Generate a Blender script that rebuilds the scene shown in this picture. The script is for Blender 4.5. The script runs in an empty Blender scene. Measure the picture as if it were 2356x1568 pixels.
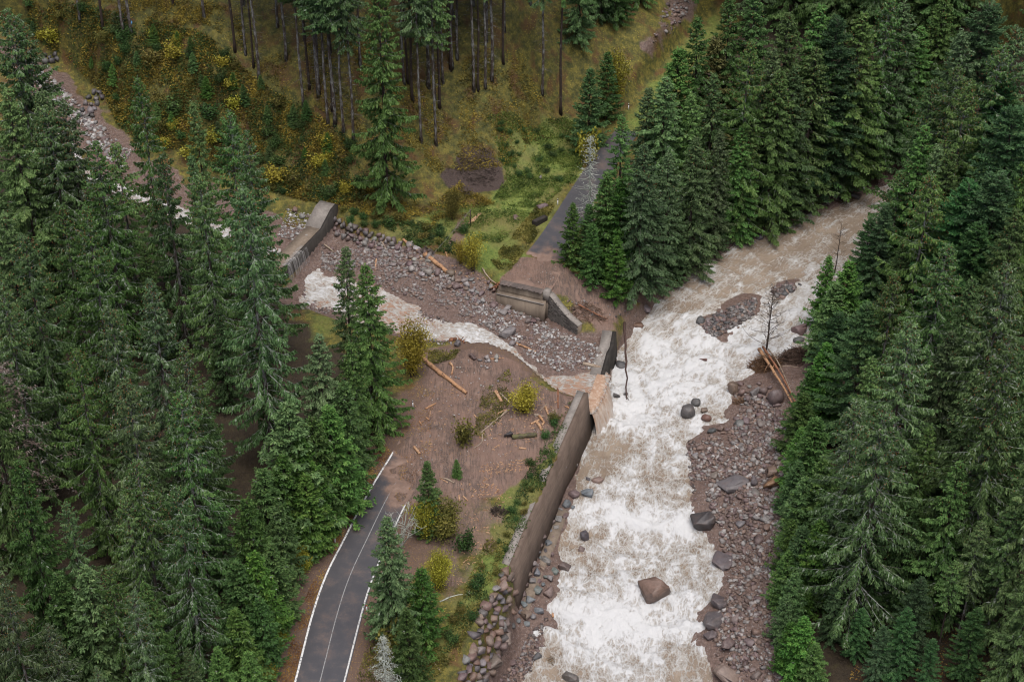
import bpy, bmesh, math, random
import numpy as np
from mathutils import Vector, Matrix

# ------------------------------------------------------------------ camera, sky, sun, exposure
SC = bpy.context.scene
COL = SC.collection
random.seed(11)
RNG = np.random.default_rng(11)
W, Hh, F = 2356.0, 1568.0, 4067.0          # picture units used for turning pixels into rays
CAM = np.array([0.0, 0.0, 130.0])
PITCH = math.radians(36.0)
FW = np.array([0, math.cos(PITCH), -math.sin(PITCH)])
UP = np.array([0, math.sin(PITCH), math.cos(PITCH)])
RT = np.array([1.0, 0, 0])

cam_data = bpy.data.cameras.new('camera')
cam = bpy.data.objects.new('camera', cam_data)
COL.objects.link(cam)
cam.location = CAM
cam.rotation_euler = (math.pi / 2 - PITCH, 0, 0)
cam_data.sensor_width = 36.0
cam_data.lens = 36.0 * F / W
cam_data.clip_start = 1.0
cam_data.clip_end = 5000.0
SC.camera = cam

SUN_EL, SUN_AZ = math.radians(74), math.radians(165)   # broad soft light from high overhead, as under cloud
world = bpy.data.worlds.new('World')
SC.world = world
world.use_nodes = True
wn = world.node_tree
sky = wn.nodes.new('ShaderNodeTexSky')
sky.sky_type = 'NISHITA'
sky.sun_disc = False
sky.sun_elevation = SUN_EL
sky.sun_rotation = SUN_AZ
sky.altitude = 900
sky.air_density = 0.45
sky.dust_density = 6.0
sky.ozone_density = 1.0
wn.links.new(sky.outputs['Color'], wn.nodes['Background'].inputs['Color'])
wn.nodes['Background'].inputs['Strength'].default_value = 0.075
sun_data = bpy.data.lights.new('sun', 'SUN')
sun_data.energy = 1.5
sun_data.angle = math.radians(60)
sun_data.color = (1.0, 0.975, 0.94)
sun = bpy.data.objects.new('sun', sun_data)
COL.objects.link(sun)
sd = Vector((math.sin(SUN_AZ) * math.cos(SUN_EL), math.cos(SUN_AZ) * math.cos(SUN_EL), math.sin(SUN_EL)))
sun.rotation_euler = sd.to_track_quat('Z', 'Y').to_euler()
sun.location = (60, -60, 200)
SC.view_settings.view_transform = 'Standard'
SC.view_settings.look = 'None'
SC.view_settings.exposure = 1.2
SC.view_settings.gamma = 1.0
SC.view_settings.use_curve_mapping = False
SC.render.engine = 'CYCLES'
SC.cycles.use_denoising = True
SC.cycles.filter_width = 1.1
SC.cycles.max_bounces = 5
SC.cycles.diffuse_bounces = 3
SC.cycles.transparent_max_bounces = 6
SC.cycles.caustics_reflective = False
SC.cycles.caustics_refractive = False

# ------------------------------------------------------------------ small maths helpers
def raydir(px, py):
    return FW + RT * ((px - W / 2) / F) - UP * ((py - Hh / 2) / F)

def at(px, py, z):
    d = raydir(px, py)
    t = (z - CAM[2]) / d[2]
    return CAM + d * t

def pts(lst):
    return np.array([at(*p) for p in lst])

def _hash(ix, iy, seed):
    h = (ix.astype(np.int64) * 374761393 + iy.astype(np.int64) * 668265263 + seed * 1442695041) & 0xFFFFFFFF
    h = ((h ^ (h >> 13)) * 1274126177) & 0xFFFFFFFF
    h = h ^ (h >> 16)
    return h

def perlin(x, y, seed=0):
    xi = np.floor(x); yi = np.floor(y)
    xf = x - xi; yf = y - yi
    u = xf * xf * xf * (xf * (xf * 6 - 15) + 10)
    v = yf * yf * yf * (yf * (yf * 6 - 15) + 10)
    def g(ox, oy):
        a = _hash(xi + ox, yi + oy, seed) * (2 * math.pi / 4294967296.0)
        return np.cos(a) * (xf - ox) + np.sin(a) * (yf - oy)
    return (g(0, 0) * (1 - u) + g(1, 0) * u) * (1 - v) + (g(0, 1) * (1 - u) + g(1, 1) * u) * v

def fbm(x, y, scale, octv=4, seed=0, gain=0.5):
    x = np.asarray(x, float); y = np.asarray(y, float)
    s = 0; a = 1.0; f = 1.0 / scale
    for i in range(octv):
        s = s + a * perlin(x * f, y * f, seed + i * 17)
        a *= gain; f *= 2.03
    return s

def sstep(a, b, x):
    t = np.clip((x - a) / (b - a), 0, 1)
    return t * t * (3 - 2 * t)

class RBF:
    def __init__(self, P, c=8.0, lam=0.0):
        P = np.asarray(P, float)
        self.p = P[:, :2]; self.c = c
        d = np.sqrt(((self.p[:, None] - self.p[None]) ** 2).sum(-1) + c * c)
        n = len(P)
        A = np.zeros((n + 1, n + 1)); A[:n, :n] = d - np.eye(n) * lam; A[:n, n] = 1; A[n, :n] = 1
        self.w = np.linalg.solve(A, np.append(P[:, 2], 0))
    def __call__(self, x, y):
        x = np.asarray(x, float); y = np.asarray(y, float)
        out = np.full(x.shape, self.w[-1])
        for (px, py), w in zip(self.p, self.w[:-1]):
            out += w * np.sqrt((x - px) ** 2 + (y - py) ** 2 + self.c ** 2)
        return out

def seg_dist(x, y, a, b):
    dx, dy = b[0] - a[0], b[1] - a[1]
    L2 = dx * dx + dy * dy + 1e-12
    t = np.clip(((x - a[0]) * dx + (y - a[1]) * dy) / L2, 0, 1)
    return np.hypot(x - a[0] - t * dx, y - a[1] - t * dy), t

def sdf(poly, x, y):
    """signed distance, positive inside"""
    x = np.asarray(x, float); y = np.asarray(y, float)
    d = np.full(x.shape, 1e9); ins = np.zeros(x.shape, bool)
    n = len(poly)
    for i in range(n):
        a, b = poly[i], poly[(i + 1) % n]
        dd, _ = seg_dist(x, y, a, b)
        d = np.minimum(d, dd)
        c = ((a[1] > y) != (b[1] > y))
        xx = (b[0] - a[0]) * (y - a[1]) / (b[1] - a[1] + 1e-12) + a[0]
        ins ^= c & (x < xx)
    return np.where(ins, d, -d)

def line_dist(P, x, y):
    """distance to a polyline and the interpolated third coordinate of the nearest point"""
    d = np.full(np.shape(x), 1e9); z = np.zeros(np.shape(x))
    for a, b in zip(P[:-1], P[1:]):
        dd, t = seg_dist(x, y, a, b)
        m = dd < d
        d = np.where(m, dd, d); z = np.where(m, a[2] + (b[2] - a[2]) * t, z)
    return d, z

def resample(P, step):
    P = np.asarray(P, float)
    # Catmull-Rom through the points, then even spacing
    Q = np.vstack([2 * P[0] - P[1], P, 2 * P[-1] - P[-2]])
    out = []
    for i in range(1, len(Q) - 2):
        for t in np.linspace(0, 1, 12, endpoint=False):
            a, b, c, d = Q[i - 1], Q[i], Q[i + 1], Q[i + 2]
            out.append(0.5 * ((2 * b) + (-a + c) * t + (2 * a - 5 * b + 4 * c - d) * t * t + (-a + 3 * b - 3 * c + d) * t ** 3))
    out.append(P[-1]); out = np.array(out)
    s = np.append(0, np.cumsum(np.linalg.norm(np.diff(out, axis=0), axis=1)))
    n = max(2, int(s[-1] / step) + 1)
    u = np.linspace(0, s[-1], n)
    return np.stack([np.interp(u, s, out[:, k]) for k in range(out.shape[1])], 1)

# ------------------------------------------------------------------ object helpers
def tag(o, label=None, cat=None, group=None, kind=None):
    if label: o['label'] = label
    if cat: o['category'] = cat
    if group: o['group'] = group
    if kind: o['kind'] = kind
    return o

def link(o, parent=None):
    COL.objects.link(o)
    if parent is not None:
        o.parent = parent
    return o

def empty(name, loc=(0, 0, 0), rz=0.0, scale=1.0):
    o = bpy.data.objects.new(name, None)
    o.empty_display_size = 0.5
    o.location = loc
    o.rotation_euler = (0, 0, rz)
    o.scale = (scale,) * 3 if np.isscalar(scale) else scale
    COL.objects.link(o)
    return o

def mesh_np(name, V, Fc, mat=None, smooth=False, attrs=None):
    """V (n,3); Fc (m,k) all faces with k corners; attrs: name -> (n,) or (n,4) point values"""
    V = np.ascontiguousarray(V, np.float32); Fc = np.ascontiguousarray(Fc, np.int32)
    me = bpy.data.meshes.new(name)
    m, k = Fc.shape
    me.vertices.add(len(V)); me.vertices.foreach_set('co', V.ravel())
    me.loops.add(m * k); me.loops.foreach_set('vertex_index', Fc.ravel())
    me.polygons.add(m)
    me.polygons.foreach_set('loop_start', np.arange(0, m * k, k, dtype=np.int32))
    me.polygons.foreach_set('loop_total', np.full(m, k, np.int32))
    if smooth:
        me.polygons.foreach_set('use_smooth', np.ones(m, bool))
    if attrs:
        for an, av in attrs.items():
            av = np.asarray(av, np.float32)
            if av.ndim == 1:
                a = me.attributes.new(an, 'FLOAT', 'POINT'); a.data.foreach_set('value', av)
            else:
                a = me.attributes.new(an, 'FLOAT_COLOR', 'POINT'); a.data.foreach_set('color', av.ravel())
    me.update(calc_edges=True)
    me.validate()
    if mat: me.materials.append(mat)
    return me

def obj(name, me, parent=None, loc=None):
    o = bpy.data.objects.new(name, me)
    link(o, parent)
    if loc is not None: o.location = loc
    return o

def copy_tree(src, parent=None):
    c = src.copy(); COL.objects.link(c); c.parent = parent
    for ch in CH.get(src.name, []):
        d = ch.copy(); COL.objects.link(d); d.parent = c
    return c
CH = {}

def tube(points, radii, sides=6, cap=True):
    """rings of a bent tapered tube; returns V, F(quads/tri padded as quads)"""
    P = np.asarray(points, float); R = np.asarray(radii, float)
    n = len(P)
    T = np.gradient(P, axis=0); T /= np.linalg.norm(T, axis=1)[:, None] + 1e-9
    ref = np.array([0, 0, 1.0]) if abs(T[0][2]) < 0.9 else np.array([1.0, 0, 0])
    A = np.cross(T, ref); A /= np.linalg.norm(A, axis=1)[:, None] + 1e-9
    B = np.cross(T, A)
    ang = np.arange(sides) * 2 * math.pi / sides
    V = P[:, None] + R[:, None, None] * (np.cos(ang)[None, :, None] * A[:, None] + np.sin(ang)[None, :, None] * B[:, None])
    V = V.reshape(-1, 3)
    i = np.arange(n - 1)[:, None] * sides; j = np.arange(sides)[None]
    j2 = (j + 1) % sides
    Fq = np.stack([i + j, i + j2, i + sides + j2, i + sides + j], -1).reshape(-1, 4)
    if cap and sides == 4:
        Fq = np.vstack([Fq, [[3, 2, 1, 0]], [[(n - 1) * 4 + q for q in range(4)]]])
    elif cap:
        c0, c1 = len(V), len(V) + 1
        V = np.vstack([V, P[:1], P[-1:]])
        e = (n - 1) * sides
        caps = []
        for q in range(0, sides, 2):
            caps.append([c0, (q + 2) % sides, q + 1, q]); caps.append([c1, e + q, e + q + 1, e + (q + 2) % sides])
        Fq = np.vstack([Fq, caps])
    return V, Fq

class Acc:
    """collects quads of many pieces into one mesh with point attributes"""
    def __init__(self):
        self.V = []; self.F = []; self.A = {}; self.n = 0
    def add(self, V, Fq, **attrs):
        self.V.append(V); self.F.append(np.asarray(Fq) + self.n); self.n += len(V)
        for k, v in attrs.items():
            v = np.asarray(v, float)
            if v.ndim == 0: v = np.full(len(V), float(v))
            elif v.ndim == 1 and len(v) == 4 and len(V) != 4: v = np.tile(v, (len(V), 1))
            self.A.setdefault(k, []).append(v)
    def mesh(self, name, mat, smooth=False):
        return mesh_np(name, np.vstack(self.V), np.vstack(self.F), mat, smooth, {k: np.concatenate(v) for k, v in self.A.items()})

BOXF = np.array([[0, 3, 2, 1], [4, 5, 6, 7], [0, 1, 5, 4], [1, 2, 6, 5], [2, 3, 7, 6], [3, 0, 4, 7]])
def prism(bottom, top):
    """eight corners, bottom four then top four (anticlockwise from above)"""
    return np.array(list(bottom) + list(top), float), BOXF

# ------------------------------------------------------------------ node material helper
class NT:
    def __init__(self, name):
        self.m = bpy.data.materials.new(name); self.m.use_nodes = True
        self.t = self.m.node_tree; self.t.nodes.clear()
        self.out = self.t.nodes.new('ShaderNodeOutputMaterial')
    def n(self, typ, **kw):
        nd = self.t.nodes.new(typ)
        for k, v in kw.items():
            if k in nd.inputs.keys(): nd.inputs[k].default_value = v
            else: setattr(nd, k, v)
        return nd
    def l(self, a, b): self.t.links.new(a, b)
    def setin(self, nd, key, v):
        s = nd.inputs[key]
        if isinstance(v, bpy.types.NodeSocket): self.l(v, s)
        elif isinstance(v, (tuple, list)) and len(v) == 3 and s.type == 'RGBA': s.default_value = (*v, 1)
        else: s.default_value = v
    def coord(self, kind='Object', scale=(1, 1, 1), rot=(0, 0, 0)):
        tc = self.n('ShaderNodeTexCoord'); mp = self.n('ShaderNodeMapping')
        mp.inputs['Scale'].default_value = scale; mp.inputs['Rotation'].default_value = rot
        self.l(tc.outputs[kind], mp.inputs['Vector'])
        return mp.outputs['Vector']
    def pos(self):
        return self.n('ShaderNodeNewGeometry').outputs['Position']
    def noise(self, vec, scale, detail=4, rough=0.55, dist=0.0, out='Fac'):
        nd = self.n('ShaderNodeTexNoise', Scale=scale, Detail=detail, Roughness=rough, Distortion=dist)
        if vec is not None: self.l(vec, nd.inputs['Vector'])
        return nd.outputs[out]
    def vor(self, vec, scale, feature='F1', out='Distance', rnd=1.0):
        nd = self.n('ShaderNodeTexVoronoi', Scale=scale, feature=feature); nd.inputs['Randomness'].default_value = rnd
        if vec is not None: self.l(vec, nd.inputs['Vector'])
        return nd.outputs[out]
    def ramp(self, fac, stops, interp='LINEAR'):
        nd = self.n('ShaderNodeValToRGB'); cr = nd.color_ramp; cr.interpolation = interp
        while len(cr.elements) < len(stops): cr.elements.new(0.5)
        for e, (p, c) in zip(cr.elements, stops):
            e.position = p; e.color = (c, c, c, 1) if np.isscalar(c) else (*c, 1)
        self.setin(nd, 'Fac', fac)
        return nd.outputs['Color']
    def mix(self, fac, a, b, mode='MIX'):
        nd = self.n('ShaderNodeMix', data_type='RGBA', blend_type=mode)
        self.setin(nd, 0, fac); self.setin(nd, 6, a); self.setin(nd, 7, b)
        return nd.outputs[2]
    def math(self, op, a, b=0.0, clamp=False):
        nd = self.n('ShaderNodeMath', operation=op, use_clamp=clamp)
        self.setin(nd, 0, a); self.setin(nd, 1, b)
        return nd.outputs[0]
    def attr(self, name, out='Fac'):
        nd = self.n('ShaderNodeAttribute', attribute_name=name)
        return nd.outputs[out]
    def sep(self, c):
        nd = self.n('ShaderNodeSeparateColor'); self.l(c, nd.inputs[0])
        return nd.outputs
    def rnd(self):
        return self.n('ShaderNodeObjectInfo').outputs['Random']
    def bump(self, h, strength=0.5, dist=0.1):
        nd = self.n('ShaderNodeBump', Strength=strength, Distance=dist); self.l(h, nd.inputs['Height'])
        return nd.outputs['Normal']
    def done(self, color, rough=0.8, normal=None, spec=0.4, **kw):
        b = self.n('ShaderNodeBsdfPrincipled')
        self.setin(b, 'Base Color', color); self.setin(b, 'Roughness', rough)
        b.inputs['Specular IOR Level'].default_value = spec
        for k, v in kw.items(): self.setin(b, k, v)
        if normal is not None: self.l(normal, b.inputs['Normal'])
        self.l(b.outputs[0], self.out.inputs['Surface'])
        return self.m
# ------------------------------------------------------------------ the lie of the land (pixel + height -> point)
ROAD_L = [(676, 1568, 0), (715, 1416, 0), (748, 1321, 0), (788, 1242, 0), (839, 1143, 0), (897, 1048, 0), (965, 940, 0), (1035, 865, -.1), (1100, 806, -.4)]
ROAD_R = [(796, 1568, 0), (839, 1399, 0), (866, 1317, 0), (900, 1238, 0), (949, 1135, 0), (1012, 1030, 0), (1085, 930, 0), (1150, 870, -.1), (1205, 822, -.4)]
UP_L = [(1157, 648, .3), (1185, 610, .35), (1232, 556, .5), (1270, 502, .7), (1307, 445, .9), (1346, 388, 1.2), (1400, 318, 1.8), (1460, 248, 2.6), (1520, 182, 3.6), (1575, 120, 4.6), (1640, 50, 5.6)]
UP_R = [(1268, 668, .3), (1290, 626, .35), (1310, 572, .5), (1340, 515, .7), (1368, 460, .9), (1402, 402, 1.2), (1452, 330, 1.8), (1506, 258, 2.6), (1562, 190, 3.6), (1612, 126, 4.6), (1676, 54, 5.6)]
def extend(L):
    P = pts(L); d = P[0] - P[1]; d /= np.linalg.norm(d)
    return np.vstack([P[0] + d * 30 * np.array([1, 1, 0]), P])
road_l, road_r = extend(ROAD_L), extend(ROAD_R)
up_l, up_r = pts(UP_L), pts(UP_R)
def centre(L, R):
    a = resample(L, 1.0); n = len(a)
    b = resample(R, 1.0); b = np.stack([np.interp(np.linspace(0, 1, n), np.linspace(0, 1, len(b)), b[:, k]) for k in range(3)], 1)
    return a, b, (a + b) / 2
rl, rr, rc = centre(road_l, road_r)
ul, ur, uc = centre(up_l, up_r)

LAND = [
 # lower road side, island between road and river, banks
 (650, 1568, .6), (700, 1380, .4), (780, 1200, .3), (870, 1020, .3), (900, 900, .4), (880, 800, .2), (960, 800, -.7), (1060, 798, -1.0), (1130, 806, -1.2),
 (1180, 830, -1.1), (1250, 885, -1.1), (1330, 905, -.9), (1300, 1000, -.6), (1180, 1000, -.3), (1100, 1100, -.3), (1050, 1250, -.4), (950, 1400, -.2), (880, 1560, -.2),
 (1230, 1150, -.9), (1150, 1330, -1.2), (1080, 1420, -1.0), (1010, 1520, -1.2), (960, 1560, -1.0),
 # left forest tongue
 (300, 1500, 2), (0, 1500, 4.5), (0, 1000, 6), (300, 1000, 3), (600, 1300, 1.2), (600, 1000, .8), (500, 800, .6), (730, 740, -.3), (690, 700, -1.0), (0, 620, 7), (300, 620, 3.5), (560, 660, .6),
 (-300, 1500, 8), (-300, 900, 13), (-200, 400, 14),
 # hill beyond the side stream
 (760, 470, 2.6), (690, 440, 2.5), (900, 500, .9), (1000, 545, .4), (1080, 590, .1), (1130, 630, .1), (880, 455, 2.4), (1000, 450, 1.6), (1100, 400, 1.6), (1200, 420, .9), (1250, 480, .5),
 (1250, 330, 1.3), (1300, 330, 1.2), (560, 330, 5.5), (700, 360, 5), (420, 260, 8), (330, 200, 10.5), (260, 180, 10), (160, 90, 14), (300, 60, 18), (100, 10, 21), (185, 44, 19), (302, 73, 17.5), (540, 118, 16.5),
 (600, 180, 14), (690, 240, 11), (790, 300, 8.5), (814, 321, 7.5), (968, 325, 5.5), (1002, 332, 5), (950, 229, 9.5), (1011, 248, 8.5), (1090, 207, 9.5), (1132, 186, 10.5), (1158, 142, 13), (1248, 217, 6.5), (1289, 258, 3.2),
 (800, 0, 27), (1150, 0, 21), (450, 0, 25), (1300, 60, 14), (1400, 100, 9), (1300, 180, 7), (1500, 60, 10), (1560, 20, 13),
 # strip between upper road and river, far forest
 (1330, 660, -.6), (1420, 690, -2.2), (1360, 560, 0), (1500, 500, -.6), (1600, 480, -1.2), (1480, 420, .6), (1600, 330, .8), (1700, 400, -.6), (1850, 400, .2), (1700, 200, 4.0), (1900, 280, 3), (2050, 330, 1.2),
 (1900, 120, 9), (1750, 0, 11), (2000, 0, 18), (2356, -50, 28), (2200, 150, 11), (2356, 150, 17), (2600, 0, 32), (1250, 740, -2.6), (1390, 765, -3.1),
 # right bank and its forest
 (2356, 400, 13), (2150, 420, 3), (2100, 600, 1.5), (2000, 600, -1.6), (1900, 790, -3.6), (1870, 900, -4.0), (1850, 1020, -4.6), (1825, 1150, -5.3), (1812, 1300, -6.0), (1805, 1450, -6.8), (1806, 1568, -7.2),
 (2000, 900, -2.2), (2000, 1300, -4.0), (2000, 1560, -5.5), (2200, 1540, -3.5), (2300, 1480, -2.0), (2356, 1200, 3.5), (2356, 800, 8), (2700, 1300, 12), (2700, 700, 20), (2200, 1000, 1.0), (2200, 1250, -1.0)]
land_pts = np.vstack([pts(LAND), rl[::8], rr[::8], ul[::8], ur[::8], np.array([[-300, 500, 90], [0, 520, 90], [300, 520, 90], [-400, 200, 60], [400, 250, 70], [-250, 40, 10], [0, 30, -8], [250, 40, 20]])])
land_f = RBF(land_pts, 6.0, 2.5)

RIV_LEVEL = [(2250, 360, -1.0), (2100, 430, -2), (1960, 500, -3), (1750, 590, -4), (1620, 640, -4.6), (1540, 690, -5.1), (1500, 760, -5.7), (1750, 700, -4.7), (1870, 740, -4.4), (1650, 840, -5.9), (1450, 880, -6.5), (1420, 960, -6.7), (1550, 1000, -6.7),
 (1370, 1100, -6.9), (1580, 1100, -6.95), (1300, 1180, -7.1), (1450, 1178, -7.15), (1600, 1178, -7.1), (1300, 1215, -7.55), (1450, 1210, -7.75), (1610, 1215, -7.75), (1290, 1340, -7.9), (1450, 1330, -8.0), (1640, 1330, -8.05),
 (1250, 1400, -8.15), (1450, 1400, -8.3), (1630, 1420, -8.3), (1250, 1440, -8.6), (1450, 1436, -8.95), (1600, 1480, -8.95), (1200, 1560, -9.1), (1420, 1560, -9.3), (1640, 1560, -9.3)]
lev_pts = pts(RIV_LEVEL)
lev_pts = np.vstack([lev_pts, lev_pts[-3:] + np.array([0, -45, -2.2])])
riv_level = RBF(lev_pts, 2.5)

STR_LEVEL = [(690, 650, -2.0), (760, 660, -2.1), (850, 700, -2.3), (950, 735, -2.5), (1050, 770, -2.75), (1120, 790, -3.0), (1200, 840, -3.3), (1280, 872, -3.5), (1340, 885, -3.6), (1390, 868, -3.65), (1258, 735, -4.5), (1328, 775, -4.5), (1160, 700, -3.1), (1290, 800, -3.9), (1000, 650, -1.9), (850, 590, -1.7)]
str_level = RBF(pts(STR_LEVEL), 4.0)
UPS_LEVEL = [(700, 560, .85), (600, 520, 1.3), (480, 470, 2.2), (290, 400, 4.0), (200, 300, 6.0), (100, 190, 8.4), (0, 130, 10.3), (-150, 60, 14)]
ups_level = RBF(pts(UPS_LEVEL), 4.0)

WALL_TOP = pts([(1182, 1300, -1.05), (1225, 1195, -.95), (1270, 1092, -.8), (1315, 990, -.65), (1353, 903, -.5)])
# river trench: everything below the banks (water, gravel bar, riprap)
RIV_POLY = np.vstack([pts([(1105, 1568, -4.2), (1150, 1440, -3.6)]), WALL_TOP[0], WALL_TOP[-1],
    pts([(1356, 946, -3.6), (1374, 912, -3.6), (1391, 866, -3.6), (1404, 811, -3.4), (1416, 766, -2.9), (1440, 730, -3.6), (1480, 690, -4.2), (1540, 640, -4.2), (1600, 597, -4), (1680, 545, -3.6), (1760, 518, -3.3), (1840, 470, -2.8), (1900, 445, -2.4), (2010, 395, -1.6), (2120, 345, -.8), (2300, 270, .3),
         (2340, 340, .3), (2150, 450, -1.2), (2040, 530, -2), (1960, 610, -2.8), (1905, 720, -3.6), (1885, 790, -4), (1862, 900, -4.4), (1848, 1000, -4.9), (1835, 1100, -5.4), (1815, 1220, -6), (1806, 1400, -6.9), (1803, 1568, -7.6)])])
tail = np.array([[RIV_POLY[-1][0] - 3, RIV_POLY[-1][1] - 55, 0], [RIV_POLY[0][0] - 8, RIV_POLY[0][1] - 55, 0]])
RIV_POLY = np.vstack([RIV_POLY, tail])
RIV_WATER = pts([(1200, 1568, -9.1), (1232, 1460, -8.7), (1262, 1402, -8.2), (1290, 1330, -7.9), (1282, 1262, -7.7), (1306, 1195, -7.3), (1330, 1130, -7), (1322, 1085, -6.9), (1345, 1010, -6.8), (1372, 930, -6.6), (1386, 880, -6.5), (1405, 835, -6.3), (1436, 750, -5.8), (1482, 704, -5.3),
    (1540, 660, -5), (1605, 612, -4.6), (1690, 560, -4.2), (1765, 535, -3.9), (1840, 500, -3.6), (1905, 478, -3.3), (1985, 455, -2.9), (2120, 390, -2), (2300, 310, -1), (2330, 350, -1), (2160, 455, -2), (2060, 530, -2.6), (1985, 620, -3.4), (1920, 720, -4.2), (1892, 770, -4.5),
    (1830, 812, -5), (1755, 838, -5.4), (1705, 868, -5.8), (1672, 895, -6.1), (1682, 965, -6.4), (1625, 985, -6.6), (1585, 1012, -6.8), (1588, 1090, -6.95), (1598, 1180, -7.2), (1640, 1240, -7.8), (1658, 1300, -8), (1650, 1362, -8.15), (1618, 1430, -8.5), (1602, 1480, -8.95), (1632, 1524, -9.2), (1648, 1568, -9.4)])
RIV_WATER = np.vstack([RIV_WATER, [[RIV_WATER[-1][0], RIV_WATER[-1][1] - 55, 0], [RIV_WATER[0][0] - 4, RIV_WATER[0][1] - 55, 0]]])
ISLANDS = [pts(l) for l in ([(1606, 740, -5.2), (1660, 700, -5), (1712, 678, -4.8), (1748, 680, -4.7), (1742, 716, -4.9), (1700, 745, -5.1), (1668, 776, -5.3), (1640, 778, -5.4), (1618, 766, -5.4)],
                            [(1772, 668, -4.6), (1798, 650, -4.5), (1832, 648, -4.5), (1826, 672, -4.6), (1788, 688, -4.7)],
                            [(1175, 1530, -8.9), (1215, 1470, -8.6), (1250, 1450, -8.5), (1235, 1500, -8.8), (1205, 1568, -9.1), (1165, 1568, -9.1)])]
# side stream trench below the upper dam, and upstream of it
DAM_A = at(752, 498, 2.4); DAM_B = at(674, 599, 1.1)          # crest line of the upper dam, downstream edge
STR_POLY = np.vstack([pts([(764, 512, .2), (800, 530, .3), (860, 545, .3), (930, 560, .2), (990, 575, .0), (1060, 598, -.2), (1110, 625, -.3), ]), at(1152, 650, .3) + [0, .3, 0], at(1263, 675, .3) + [0, .3, 0], at(1261, 729, -3.7) + [.1, .35, 0], at(1331, 771, -3.7) + [.1, .35, 0], pts([(1400, 764, -3.3)]),
    pts([(1416, 766, -2.9), (1404, 811, -3.4), (1391, 866, -3.6), (1374, 912, -3.6), (1356, 946, -3.6), (1353, 903, -.8), (1295, 895, -1), (1253, 870, -1.1), (1222, 846, -1.2), (1172, 813, -1.2), (1122, 796, -1.3), (1061, 785, -1.3), (985, 786, -1.2), (900, 760, -.8), (800, 735, -.7), (700, 700, -.9), (640, 690, -.7), (640, 660, 0)])])
STR_WATER = pts([(690, 640, -2), (720, 615, -2), (790, 640, -2.1), (865, 655, -2.2), (912, 668, -2.3), (965, 700, -2.5), (1012, 733, -2.6), (1065, 742, -2.7), (1112, 757, -2.9), (1150, 781, -3.1), (1184, 798, -3.2), (1224, 830, -3.35), (1263, 860, -3.45), (1315, 864, -3.5), (1375, 850, -3.6), (1393, 862, -3.6), (1376, 912, -3.6), (1358, 944, -3.6),
    (1335, 925, -3.6), (1290, 897, -3.5), (1240, 888, -3.4), (1185, 838, -3.2), (1130, 810, -3), (1060, 800, -2.8), (990, 782, -2.6), (940, 772, -2.5), (850, 745, -2.3), (760, 712, -2.1), (690, 690, -2)])
UPS_LINE = resample(pts([(700, 560, .85), (600, 520, 1.3), (480, 470, 2.2), (360, 425, 3.2), (270, 385, 4.2), (215, 310, 5.8), (150, 235, 7.4), (70, 165, 9.2), (0, 130, 10.3), (-150, 60, 14)]), 2.0)
WALLS = [WALL_TOP, pts([(1353, 903, 0), (1356, 946, -3.6), (1374, 912, -3.6), (1391, 866, -3.6), (1404, 811, -3.4), (1416, 766, -2.9)]), np.array([at(1152, 650, .3), at(1263, 675, .3), at(1261, 729, -3.7), at(1331, 771, -3.7)]), pts([(1353, 903, 0), (1295, 893, -1), (1253, 870, -1.1), (1222, 846, -1.2), (1172, 813, -1.2), (1122, 796, -1.3), (1061, 785, -1.3)])]

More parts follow.
